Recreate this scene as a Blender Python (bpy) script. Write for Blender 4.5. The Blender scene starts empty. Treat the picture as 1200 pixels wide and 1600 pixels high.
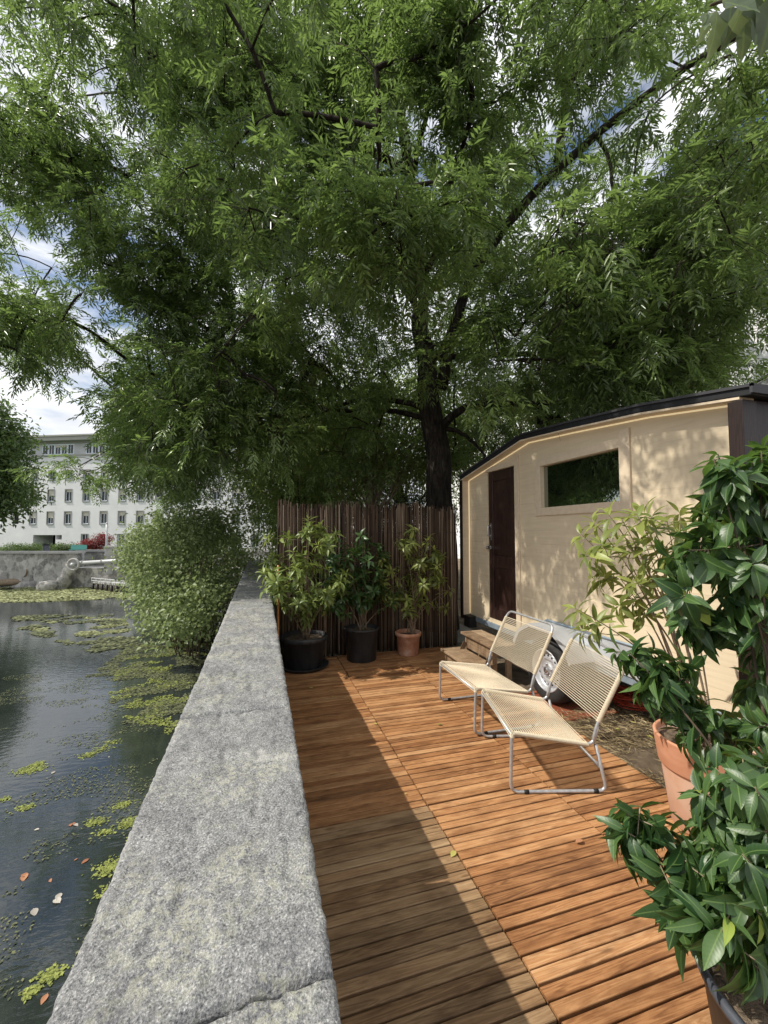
import bpy, bmesh, math, random
import numpy as np
from mathutils import Vector, Matrix, Euler, noise as mnoise
from mathutils.geometry import tessellate_polygon
random.seed(7)
R = math.radians
SC = bpy.context.scene
COL = SC.collection
# ------------------------------------------------------------------ camera
FPX, CAMH = 644.0, 1.6
TH = math.atan(32/FPX); PS = math.atan(192/math.hypot(FPX, 32))
cam = bpy.data.cameras.new('camera'); camo = bpy.data.objects.new('camera', cam); COL.objects.link(camo)
camo.location = (0, 0, CAMH); camo.rotation_euler = (math.pi/2+TH, 0, -PS)
cam.sensor_fit = 'HORIZONTAL'; cam.sensor_width = 36; cam.lens = 36*FPX/1200
cam.clip_start = 0.05; cam.clip_end = 2000
SC.camera = camo
SC.render.resolution_x, SC.render.resolution_y = 768, 1024
# ------------------------------------------------------------------ sun and sky
SUN = Vector((-.735, .11, .83)).normalized()
sl = bpy.data.lights.new('sun', 'SUN'); sl.energy = 4.6; sl.angle = R(.5); sl.color = (1, .94, .84)
so = bpy.data.objects.new('sun', sl); COL.objects.link(so); so.rotation_euler = SUN.to_track_quat('Z', 'Y').to_euler()
W = bpy.data.worlds.new('World'); SC.world = W; W.use_nodes = True
wt = W.node_tree; wt.nodes.clear()
wo = wt.nodes.new('ShaderNodeOutputWorld'); bg = wt.nodes.new('ShaderNodeBackground'); wt.links.new(bg.outputs[0], wo.inputs[0])
sky = wt.nodes.new('ShaderNodeTexSky'); sky.sky_type = 'NISHITA'; sky.sun_disc = False
sky.sun_elevation = math.asin(SUN.z); sky.sun_rotation = math.atan2(SUN.x, SUN.y)
tc = wt.nodes.new('ShaderNodeTexCoord'); mp = wt.nodes.new('ShaderNodeMapping'); mp.inputs['Scale'].default_value = (1.6, 1.6, 4.2)
mp.inputs['Location'].default_value = (.35, .1, .3)
wt.links.new(tc.outputs['Generated'], mp.inputs[0])
nz = wt.nodes.new('ShaderNodeTexNoise'); nz.inputs['Scale'].default_value = 1.7; nz.inputs['Detail'].default_value = 9; nz.inputs['Roughness'].default_value = .58
nz.inputs['Distortion'].default_value = .4
wt.links.new(mp.outputs[0], nz.inputs['Vector'])
rp = wt.nodes.new('ShaderNodeValToRGB'); rp.color_ramp.elements[0].position = .34; rp.color_ramp.elements[1].position = .47
wt.links.new(nz.outputs['Fac'], rp.inputs[0])
nz2 = wt.nodes.new('ShaderNodeTexNoise'); nz2.inputs['Scale'].default_value = 3.2; nz2.inputs['Detail'].default_value = 6
wt.links.new(mp.outputs[0], nz2.inputs['Vector'])
rp2 = wt.nodes.new('ShaderNodeValToRGB'); rp2.color_ramp.elements[0].position = .3; rp2.color_ramp.elements[1].position = .7
rp2.color_ramp.elements[0].color = (6.2, 6.5, 7.1, 1); rp2.color_ramp.elements[1].color = (10, 10, 10.1, 1)
wt.links.new(nz2.outputs['Fac'], rp2.inputs[0])
mx = wt.nodes.new('ShaderNodeMix'); mx.data_type = 'RGBA'
wt.links.new(rp.outputs['Color'], mx.inputs['Factor']); wt.links.new(sky.outputs[0], mx.inputs['A']); wt.links.new(rp2.outputs['Color'], mx.inputs['B'])
wt.links.new(mx.outputs['Result'], bg.inputs['Color']); bg.inputs['Strength'].default_value = .12
SC.view_settings.view_transform = 'Standard'; SC.view_settings.look = 'None'
SC.view_settings.exposure = 0.15; SC.view_settings.gamma = 1.0
SC.render.engine = 'CYCLES'
SC.cycles.max_bounces = 6; SC.cycles.diffuse_bounces = 3; SC.cycles.glossy_bounces = 3; SC.cycles.transmission_bounces = 4
SC.cycles.use_denoising = True; SC.cycles.denoiser = 'OPENIMAGEDENOISE'; SC.cycles.denoising_input_passes = 'RGB_ALBEDO_NORMAL'; SC.cycles.denoising_prefilter = 'NONE'; SC.cycles.sample_clamp_indirect = 4

# ------------------------------------------------------------------ pixel helpers (1200x1600 photo)
fw = np.array([math.sin(PS)*math.cos(TH), math.cos(PS)*math.cos(TH), math.sin(TH)])
rt = np.array([math.cos(PS), -math.sin(PS), 0.]); up = np.cross(rt, fw); CC = np.array([0, 0, CAMH])
def ray(x, y): return fw+rt*(x-600)/FPX-up*(y-800)/FPX
def at(x, y, s): return CC+ray(x, y)*s
def onz(x, y, z): d = ray(x, y); return CC+d*(z-CAMH)/d[2]
def onx(x, y, X): d = ray(x, y); return CC+d*X/d[0]
def onyy(x, y, Y): d = ray(x, y); return CC+d*Y/d[1]
def projn(P):
    d = np.asarray(P)-CC; w = d@fw
    w = np.where(np.abs(w) < 1e-4, 1e-4, w)
    return 600+FPX*(d@rt)/w, 800-FPX*(d@up)/w, w
def inpoly(x, y, poly):
    x = np.asarray(x); y = np.asarray(y); c = np.zeros(x.shape, bool); n = len(poly)
    for i in range(n):
        x1, y1 = poly[i]; x2, y2 = poly[(i+1) % n]
        if y1 == y2: continue
        k = ((y1 > y) != (y2 > y)) & (x < (x2-x1)*(y-y1)/(y2-y1)+x1); c ^= k
    return c
# value noise in numpy
def _h(ix, iy, seed):
    n = (ix.astype(np.int64)*374761393+iy.astype(np.int64)*668265263+seed*974711) & 0x7fffffff
    n = ((n ^ (n >> 13))*1274126177) & 0x7fffffff
    return ((n ^ (n >> 16)) & 0xffff)/65535.
def vn(x, y, seed=0):
    x = np.asarray(x, float); y = np.asarray(y, float); ix = np.floor(x); iy = np.floor(y); fx = x-ix; fy = y-iy
    fx = fx*fx*(3-2*fx); fy = fy*fy*(3-2*fy)
    a = _h(ix, iy, seed); b = _h(ix+1, iy, seed); c = _h(ix, iy+1, seed); d = _h(ix+1, iy+1, seed)
    return (a*(1-fx)+b*fx)*(1-fy)+(c*(1-fx)+d*fx)*fy
def fbm(x, y, seed=0, o=4):
    s = 0; a = .5; t = 0
    for i in range(o): s = s+a*vn(np.asarray(x)*2**i, np.asarray(y)*2**i, seed+i*17); t += a; a *= .5
    return s/t
def nrm(v): return v/np.maximum(np.linalg.norm(v, axis=-1, keepdims=True), 1e-9)

# ------------------------------------------------------------------ materials
def mat(name, base=(.5, .5, .5), rough=.6, spec=.5, metal=0):
    m = bpy.data.materials.new(name); m.use_nodes = True; b = m.node_tree.nodes['Principled BSDF']
    b.inputs['Base Color'].default_value = (*base, 1); b.inputs['Roughness'].default_value = rough
    b.inputs['Specular IOR Level'].default_value = spec; b.inputs['Metallic'].default_value = metal
    return m, m.node_tree, b
def nd(nt, t, ins=None, **kw):
    n = nt.nodes.new('ShaderNode'+t)
    for k, v in kw.items(): setattr(n, k, v)
    for k, v in (ins or {}).items():
        if hasattr(v, 'is_output'): nt.links.new(v, n.inputs[k])
        else: n.inputs[k].default_value = v
    return n
def ramp(nt, fac, stops):
    r = nt.nodes.new('ShaderNodeValToRGB'); e = r.color_ramp.elements
    while len(e) < len(stops): e.new(.5)
    for q, (p, c) in zip(e, stops): q.position = p; q.color = (*c, 1) if len(c) == 3 else c
    nt.links.new(fac, r.inputs[0]); return r.outputs[0]
def coords(nt, scale=(1, 1, 1), out='Object'):
    t = nd(nt, 'TexCoord'); m = nd(nt, 'Mapping', {'Scale': scale}); nt.links.new(t.outputs[out], m.inputs[0]); return m.outputs[0]
def tex(nt, vec, scale, detail=5, rough=.6, dist=0):
    return nd(nt, 'TexNoise', {'Vector': vec, 'Scale': scale, 'Detail': detail, 'Roughness': rough, 'Distortion': dist}).outputs['Fac']
def mixc(nt, f, a, b, mode='MIX'):
    n = nd(nt, 'Mix', data_type='RGBA', blend_type=mode)
    for k, v in (('Factor', f), ('A', a), ('B', b)):
        if hasattr(v, 'is_output'): nt.links.new(v, n.inputs[k])
        else: n.inputs[k].default_value = v if k == 'Factor' else (*v, 1)
    return n.outputs['Result']
def math_(nt, op, a, b=0.):
    n = nd(nt, 'Math', operation=op)
    for i, v in enumerate((a, b)):
        if hasattr(v, 'is_output'): nt.links.new(v, n.inputs[i])
        else: n.inputs[i].default_value = v
    return n.outputs[0]
def bump(nt, b, h, s=.3, d=.01):
    n = nd(nt, 'Bump', {'Height': h, 'Strength': s, 'Distance': d}); nt.links.new(n.outputs[0], b.inputs['Normal'])
def attr(nt, name): return nd(nt, 'Attribute', attribute_name=name).outputs['Fac']
BLK, WHT = (0, 0, 0), (1, 1, 1)

def mottled(name, c1, c2, scale=8, rough=.6, bs=.2, bd=.005, spec=.4, detail=6, stretch=(1, 1, 1), metal=0, out='Object', fine=None):
    m, nt, b = mat(name, c1, rough, spec, metal); v = coords(nt, stretch, out)
    f = tex(nt, v, scale, detail); c = ramp(nt, f, [(.3, c1), (.7, c2)]); nt.links.new(c, b.inputs['Base Color'])
    h = tex(nt, v, scale*(fine or 4), 4); bump(nt, b, h, bs, bd); return m

def leafmat(name, dark, light, rough=.42, trans=.3, tcol=(.25, .42, .06), vein=False, spec=.5, odd=None):
    m, nt, b = mat(name, dark, rough, spec)
    t = attr(nt, 'tint')
    stops = [(0, dark), (.8, light)]
    if odd: stops += [(.965, light), (.985, odd)]
    c = ramp(nt, t, stops)
    if vein:
        uv = nd(nt, 'UVMap').outputs[0]; sx = nd(nt, 'SeparateXYZ', {0: uv})
        a = math_(nt, 'ABSOLUTE', sx.outputs[0]); f = math_(nt, 'LESS_THAN', a, .07)
        w = nd(nt, 'Math', operation='SINE'); ph = math_(nt, 'MULTIPLY', math_(nt, 'SUBTRACT', sx.outputs[1], math_(nt, 'MULTIPLY', a, .16)), 62.)
        nt.links.new(ph, w.inputs[0])
        sv = ramp(nt, w.outputs[0], [(.75, BLK), (1, WHT)])
        c = mixc(nt, math_(nt, 'MULTIPLY', sv, .05), c, (.16, .25, .08))
        c = mixc(nt, math_(nt, 'MULTIPLY', f, .5), c, (.2, .3, .09))
        bump(nt, b, w.outputs[0], .05, .0015)
    nt.links.new(c, b.inputs['Base Color'])
    tr = nd(nt, 'BsdfTranslucent'); cc = mixc(nt, .6, c, tcol); nt.links.new(cc, tr.inputs[0])
    ms = nd(nt, 'MixShader', {0: trans}); nt.links.new(b.outputs[0], ms.inputs[1]); nt.links.new(tr.outputs[0], ms.inputs[2])
    nt.links.new(ms.outputs[0], nt.nodes['Material Output'].inputs[0]); return m

def wood_mat(name, stops, greystops=None, axis=0, scale=1., rough=.62, spec=.35):
    """boards with 'rnd' (offset, tone) per board; grain runs along the axis"""
    m, nt, b = mat(name, stops[1][1], rough, spec)
    rn = attr(nt, 'rnd'); t = nd(nt, 'TexCoord').outputs['Object']
    off = nd(nt, 'CombineXYZ', {0: math_(nt, 'MULTIPLY', rn, 31.), 1: math_(nt, 'MULTIPLY', rn, 17.), 2: math_(nt, 'MULTIPLY', rn, 23.)}).outputs[0]
    v = nd(nt, 'VectorMath', {0: t, 1: off}, operation='ADD').outputs[0]
    s1 = [28*scale]*3; s1[axis] = 1.7*scale; s2 = [160*scale]*3; s2[axis] = 4*scale
    v1 = nd(nt, 'Mapping', {'Vector': v, 'Scale': s1}).outputs[0]; v2 = nd(nt, 'Mapping', {'Vector': v, 'Scale': s2}).outputs[0]
    n1 = tex(nt, v1, 1., 3, .5, .6); n2 = tex(nt, v2, 1., 3, .6)
    rings = nd(nt, 'Math', operation='SINE'); nt.links.new(math_(nt, 'MULTIPLY', n1, 55.), rings.inputs[0])
    rg = math_(nt, 'MULTIPLY', math_(nt, 'ADD', rings.outputs[0], 1.), .5)
    tone = math_(nt, 'ADD', math_(nt, 'MULTIPLY', rn, .42), math_(nt, 'ADD', math_(nt, 'MULTIPLY', n2, .42), math_(nt, 'MULTIPLY', rg, .22)))
    c = ramp(nt, tone, stops)
    if greystops:
        g = ramp(nt, tone, greystops); c = mixc(nt, attr(nt, 'grey'), c, g)
    v3 = nd(nt, 'Mapping', {'Vector': t, 'Scale': (2.2, 6, 2.2)}).outputs[0]
    st = ramp(nt, tex(nt, v3, 1.6, 5, .65), [(.36, (.5, .44, .4)), (.56, WHT)])
    c = mixc(nt, .75, c, st, 'MULTIPLY')
    kv = nd(nt, 'TexVoronoi', {'Vector': nd(nt, 'Mapping', {'Vector': v, 'Scale': (4, 16, 4)}).outputs[0], 'Scale': 1.0}).outputs['Distance']
    kn = ramp(nt, kv, [(.07, WHT), (.16, BLK)])
    c = mixc(nt, math_(nt, 'MULTIPLY', kn, .6), c, (.10, .045, .018))
    nt.links.new(c, b.inputs['Base Color'])
    bump(nt, b, math_(nt, 'ADD', math_(nt, 'MULTIPLY', rg, .5), n2), .35, .002)
    return m

M = {}
M['deck'] = wood_mat('deck_wood', [(.12, (.12, .048, .02)), (.42, (.33, .15, .058)), (.70, (.47, .245, .108)), (1, (.64, .40, .21))],
                     [(.12, (.10, .062, .03)), (.45, (.24, .16, .085)), (.78, (.35, .245, .14)), (1, (.46, .345, .21))])
M['under'], _, _ = mat('dark_joist', (.02, .014, .01), .9)
M['stepwood'] = wood_mat('step_wood', [(.12, (.13, .085, .05)), (.45, (.28, .19, .115)), (.78, (.40, .29, .185)), (1, (.48, .38, .27))], axis=1)
M['darkwood'] = wood_mat('dark_stained_wood', [(.12, (.008, .005, .004)), (.45, (.022, .011, .009)), (.78, (.035, .018, .013)), (1, (.05, .028, .02))], axis=2, rough=.45)
M['doorwood'] = wood_mat('door_wood', [(.12, (.014, .008, .007)), (.45, (.036, .018, .015)), (.78, (.058, .030, .023)), (1, (.08, .045, .035))], axis=2, rough=.38)
# granite coping with lichen
m, nt, b = mat('granite', (.3, .3, .29), .85, .25); v = coords(nt)
f1 = tex(nt, v, 210, 4, .7); f2 = tex(nt, v, 7, 6, .65); f3 = tex(nt, v, 45, 5, .65, .3)
c = ramp(nt, f1, [(.33, (.07, .073, .078)), (.45, (.235, .24, .245)), (.55, (.32, .32, .318)), (.68, (.66, .655, .64))])
c = mixc(nt, .55, c, ramp(nt, f2, [(.34, (.42, .42, .44)), (.62, (1, 1, .97))]), 'MULTIPLY')
c = mixc(nt, .8, c, ramp(nt, f3, [(.34, (.56, .56, .58)), (.5, (1, 1, 1))]), 'MULTIPLY')
lv = math_(nt, 'MULTIPLY', ramp(nt, tex(nt, v, 4.5, 5, .6), [(.46, BLK), (.62, WHT)]), ramp(nt, tex(nt, v, 55, 5, .7), [(.47, BLK), (.56, WHT)]))
c = mixc(nt, math_(nt, 'MULTIPLY', lv, .5), c, (.50, .50, .38))
pl = ramp(nt, tex(nt, nd(nt, 'Mapping', {'Vector': v, 'Location': (3, 7, 1)}).outputs[0], 3.1, 6, .7), [(.6, BLK), (.68, WHT)])
c = mixc(nt, math_(nt, 'MULTIPLY', pl, .3), c, (.62, .62, .58))
nt.links.new(c, b.inputs['Base Color'])
bump(nt, b, math_(nt, 'ADD', math_(nt, 'MULTIPLY', f1, .5), math_(nt, 'ADD', f3, math_(nt, 'MULTIPLY', f2, 1.))), .8, .011)
M['granite'] = m
M['rubble'] = mottled('rubble_stone', (.10, .095, .09), (.42, .40, .37), 3, .9, .5, .03)
# far quay stone: voronoi rubble
m, nt, b = mat('quay_stone', (.3, .29, .27), .9, .2); v = coords(nt, (1, 1, 1.5))
v = coords(nt, (1, 1, 1.1)); vo = nd(nt, 'TexVoronoi', {'Vector': v, 'Scale': 3.6}); 
c = ramp(nt, nd(nt, 'SeparateColor', {0: vo.outputs['Color']}).outputs[0], [(0, (.22, .215, .205)), (.5, (.34, .33, .315)), (1, (.5, .49, .465))])
ed = nd(nt, 'TexVoronoi', {'Vector': v, 'Scale': 3.6}, feature='DISTANCE_TO_EDGE').outputs['Distance']
c = mixc(nt, math_(nt, 'MULTIPLY', ramp(nt, ed, [(.02, WHT), (.09, BLK)]), .6), c, (.42, .41, .39))
c = mixc(nt, .7, c, ramp(nt, tex(nt, coords(nt, (1.6, 1.6, .8)), 2.4, 8, .75), [(.38, (.34, .34, .36)), (.50, (1.05, 1.04, 1.0))]), 'MULTIPLY')
nt.links.new(c, b.inputs['Base Color']); bump(nt, b, tex(nt, v, 9, 5), .6, .05); M['quay'] = m
# trailer cladding: cream painted planks
m, nt, b = mat('cream_paint', (.66, .50, .30), .55, .35); v = coords(nt)
sx = nd(nt, 'SeparateXYZ', {0: v})
pz = math_(nt, 'FRACT', math_(nt, 'MULTIPLY', math_(nt, 'ADD', sx.outputs[2], math_(nt, 'MULTIPLY', tex(nt, coords(nt, (1, .4, 1)), 2, 2), .012)), 1/.148))
gr = ramp(nt, pz, [(0, WHT), (.018, WHT), (.05, BLK)])
gm = math_(nt, 'MULTIPLY', gr, ramp(nt, tex(nt, coords(nt, (1, 1.3, 4)), 2.3, 4), [(.42, BLK), (.6, WHT)]))
gn = tex(nt, coords(nt, (40, 2.2, 40)), 1, 5, .6, .5)
c = ramp(nt, gn, [(.3, (.61, .505, .35)), (.7, (.69, .58, .415))])
c = mixc(nt, .5, c, ramp(nt, tex(nt, coords(nt, (1, 1, 1)), 1.7, 6, .65), [(.3, (.82, .8, .76)), (.6, WHT)]), 'MULTIPLY')
c = mixc(nt, math_(nt, 'MULTIPLY', gm, .28), c, (.26, .19, .12)); nt.links.new(c, b.inputs['Base Color'])
bump(nt, b, math_(nt, 'SUBTRACT', gn, math_(nt, 'MULTIPLY', gr, .8)), .15, .003); M['cream'] = m
M['creamtrim'] = mottled('cream_trim', (.57, .465, .33), (.65, .54, .40), 5, .55, .2, .003, stretch=(1, 4, 4))
M['roof'] = mottled('black_roofing', (.004, .0045, .006), (.012, .013, .016), 30, .7, .2, .003)
M['glass'] = None
m, nt, b = mat('window_glass', (.006, .008, .007), .03, .5)
gl = nd(nt, 'BsdfGlossy', {'Color': (.62, .68, .62, 1), 'Roughness': .012}); ms = nd(nt, 'MixShader', {0: .5})
nt.links.new(b.outputs[0], ms.inputs[1]); nt.links.new(gl.outputs[0], ms.inputs[2]); nt.links.new(ms.outputs[0], nt.nodes['Material Output'].inputs[0]); M['glass'] = m
M['farglass'], _, _ = mat('far_glass', (.012, .014, .016), .08, .5)
M['galv'] = mottled('galvanised_tube', (.36, .37, .39), (.56, .57, .58), 40, .42, .1, .001, metal=.55, spec=.5)
M['steelblue'] = mottled('steel_beam', (.17, .22, .27), (.30, .36, .41), 6, .5, .15, .002, metal=.25)
M['fender'] = mottled('fender_sheet', (.40, .42, .44), (.55, .57, .59), 5, .45, .05, .001, metal=.25)
M['rim'] = mottled('silver_rim', (.52, .53, .56), (.68, .69, .71), 25, .38, .05, .001, metal=.35)
M['rubber'] = mottled('tyre_rubber', (.016, .016, .017), (.04, .039, .038), 20, .8, .3, .003)
M['black'], _, _ = mat('black_matter', (.006, .006, .006), .7)
m, nt, b = mat('cord', (.66, .56, .38), .6, .3); v = coords(nt, (30, 30, 30)); nt.links.new(ramp(nt, tex(nt, v, 3, 4), [(.3, (.60, .51, .37)), (.7, (.73, .65, .50))]), b.inputs['Base Color']); M['cord'] = m
M['blackpot'] = mottled('black_plastic', (.014, .015, .017), (.045, .047, .05), 9, .5, .2, .003, spec=.45, stretch=(2, 2, .6))
M['greypot'] = mottled('grey_glazed_pot', (.03, .035, .045), (.11, .12, .14), 7, .45, .2, .003)
M['terra'] = mottled('terracotta', (.48, .21, .115), (.60, .31, .19), 5, .75, .3, .003, stretch=(1, 1, 3))
m, nt, b = mat('old_terracotta', (.5, .22, .12), .8, .25); v = coords(nt)
c = ramp(nt, tex(nt, v, 6, 6, .7), [(.36, (.42, .19, .11)), (.52, (.56, .30, .19)), (.7, (.68, .55, .46))]); nt.links.new(c, b.inputs['Base Color']); bump(nt, b, tex(nt, v, 40, 4), .2, .002); M['terraold'] = m
M['terrapale'] = mottled('limed_terracotta', (.54, .29, .18), (.66, .47, .36), 4, .85, .2, .002)
M['soil'] = mottled('soil', (.045, .032, .022), (.26, .195, .13), 28, .95, .9, .02)
M['earth'] = mottled('earth', (.07, .05, .034), (.25, .19, .125), 5, .95, .9, .03, fine=6, detail=9)
M['straw'] = leafmat('straw', (.22, .16, .085), (.52, .42, .24), .8, .1, (.4, .3, .15))
M['grassm'] = mottled('lawn', (.03, .055, .012), (.07, .11, .03), 1.2, .9, .6, .03)
M['paving'] = mottled('paving', (.22, .21, .2), (.34, .33, .31), 3, .9, .3, .01)
m, nt, b = mat('reed', (.12, .07, .04), .75, .2); tnt = attr(nt, 'tint'); v = coords(nt, (50, 50, 3))
c = ramp(nt, tnt, [(0, (.02, .013, .009)), (.4, (.11, .072, .048)), (.75, (.26, .18, .12)), (1, (.50, .39, .28))])
c = mixc(nt, .8, c, ramp(nt, tex(nt, v, 1, 4), [(.3, (.45, .42, .4)), (.65, WHT)]), 'MULTIPLY'); nt.links.new(c, b.inputs['Base Color']); M['reed'] = m
M['cane'] = mottled('bamboo_cane', (.40, .17, .05), (.52, .27, .1), 20, .45, .1, .002)
m, nt, b = mat('bark', (.05, .04, .03), .9, .2); v = coords(nt, (5, 5, 1.2)); f = tex(nt, v, 3, 7, .7, .6)
c = ramp(nt, f, [(.35, (.012, .009, .007)), (.55, (.045, .036, .028)), (.72, (.13, .11, .085))]); nt.links.new(c, b.inputs['Base Color']); bump(nt, b, f, 1., .06); M['bark'] = m
M['twig'] = mottled('twig_bark', (.05, .035, .025), (.12, .085, .055), 12, .8, .2, .002)
M['stem'] = mottled('grey_stem', (.16, .115, .075), (.33, .26, .18), 14, .75, .2, .002)
M['ash'] = leafmat('narrow_leaf', (.03, .052, .017), (.215, .30, .085), .30, .42, (.30, .46, .11), spec=.6)
M['ashdark'] = leafmat('deep_leaf', (.035, .06, .02), (.095, .145, .042), .5, .34, (.24, .38, .09))
M['yellowgreen'] = leafmat('light_leaf', (.075, .11, .03), (.19, .26, .075), .5, .42, (.38, .5, .12))
M['conifer'] = leafmat('needles', (.008, .016, .009), (.022, .038, .018), .7, .1, (.05, .09, .03))
M['bushleaf'] = leafmat('bush_leaf', (.09, .13, .045), (.27, .34, .15), .5, .36, (.40, .5, .18), odd=(.34, .07, .04))
M['laurel'] = leafmat('laurel_leaf', (.018, .052, .017), (.085, .155, .045), .4, .24, (.25, .45, .06), vein=True, spec=.5, odd=(.30, .38, .07))
M['olive'] = leafmat('olive_leaf', (.10, .13, .03), (.32, .36, .095), .42, .36, (.5, .55, .13), vein=True)
M['midshrub'] = leafmat('shrub_leaf', (.085, .13, .03), (.30, .37, .10), .4, .3, (.42, .5, .1), vein=True)
M['darkshrub'] = leafmat('dark_shrub_leaf', (.022, .055, .018), (.06, .12, .035), .36, .22, (.25, .42, .08), vein=True)
M['maple'] = leafmat('maple_leaf', (.10, .012, .015), (.26, .035, .04), .5, .25, (.5, .08, .06))
M['broad'] = leafmat('broad_leaf', (.05, .08, .045), (.12, .16, .09), .55, .28, (.36, .45, .15), vein=True)
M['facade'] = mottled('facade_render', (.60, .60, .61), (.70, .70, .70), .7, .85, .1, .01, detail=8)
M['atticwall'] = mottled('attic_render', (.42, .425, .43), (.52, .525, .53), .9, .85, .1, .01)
M['cornice'], _, _ = mat('cornice_grey', (.30, .30, .27), .8)
M['surround'], _, _ = mat('window_surround', (.27, .27, .265), .85)
M['sash'], _, _ = mat('white_sash', (.70, .77, .82), .5)
M['shutter'], _, _ = mat('blind', (.50, .47, .40), .6)
M['whitewall'] = mottled('white_render', (.70, .70, .71), (.80, .80, .80), 1.5, .8, .1, .01)
M['slate'] = mottled('slate', (.20, .21, .23), (.32, .33, .35), 6, .7, .2, .01)
M['darkline'], _, _ = mat('dark_edge', (.03, .03, .035), .6)
M['teal'], _, _ = mat('teal_paint', (.13, .42, .36), .55)
M['pole'], _, _ = mat('pole_grey', (.46, .47, .48), .5, .4, .2)
M['concrete'] = mottled('concrete', (.30, .295, .28), (.46, .45, .43), 3, .9, .3, .01)
M['cable'], _, _ = mat('orange_cable', (.50, .07, .03), .5)
M['tile'] = mottled('red_tile', (.26, .07, .035), (.42, .13, .065), 6, .75, .3, .004)
m, nt, b = mat('led', (.9, .8, .55), .4); b.inputs['Emission Color'].default_value = (1, .80, .48, 1); b.inputs['Emission Strength'].default_value = .4; M['led'] = m
M['chrome'], _, _ = mat('chrome', (.6, .6, .61), .22, .5, .9)
M['weed'] = leafmat('pond_weed', (.15, .17, .07), (.34, .36, .17), .8, .1, (.4, .42, .2))
M['weed2'] = leafmat('algae', (.11, .14, .025), (.30, .34, .08), .75, .12, (.35, .42, .1))
M['weeddull'] = leafmat('dull_weed', (.03, .042, .02), (.17, .185, .085), .8, .1, (.2, .25, .08))
M['deadleaf'] = leafmat('dead_leaf', (.30, .12, .06), (.42, .20, .10), .7, .15, (.5, .25, .1))
M['paleleaf'] = leafmat('pale_dead_leaf', (.36, .33, .29), (.50, .47, .42), .7, .15, (.5, .5, .4))
M['yellowleaf'] = leafmat('yellow_leaf', (.42, .40, .10), (.55, .50, .16), .6, .2, (.6, .55, .1))
m, nt, b = mat('pond_water', (.028, .036, .034), .035, .5); b.inputs['IOR'].default_value = 1.75
v = coords(nt, (1, 1, 1)); nt.links.new(ramp(nt, tex(nt, v, .8, 5), [(.35, (.012, .017, .016)), (.65, (.034, .042, .04))]), b.inputs['Base Color'])
w1 = tex(nt, nd(nt, 'Mapping', {'Vector': v, 'Rotation': (0, 0, .4), 'Scale': (1, 2.4, 1)}).outputs[0], 7, 3, .5, .3)
bump(nt, b, w1, .14, .014); M['water'] = m

# ------------------------------------------------------------------ object helpers
def link(o, parent=None):
    COL.objects.link(o)
    if parent:
        o.parent = parent
        if parent in WB: o.matrix_parent_inverse = Matrix.Translation(-Vector(WB[parent]))   # parts modelled at their place in the world
    return o
WB = {}
def place(name, label, cat, base, group=None):
    o = thing(name, label, cat, base, 0, group); WB[o] = base; return o
def tag(o, label=None, cat=None, group=None, kind=None):
    if label: o['label'] = label
    if cat: o['category'] = cat
    if group: o['group'] = group
    if kind: o['kind'] = kind
    return o
def thing(name, label, cat, loc=(0, 0, 0), rotz=0, group=None):
    o = bpy.data.objects.new(name, None); o.empty_display_size = .1; o.location = loc; o.rotation_euler = (0, 0, rotz); link(o)
    return tag(o, label, cat, group)
def copy_tree(o, parent=None):
    c = o.copy(); COL.objects.link(c); c.parent = parent
    for ch in [x for x in bpy.data.objects if x.parent == o]: copy_tree(ch, c)
    return c
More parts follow.
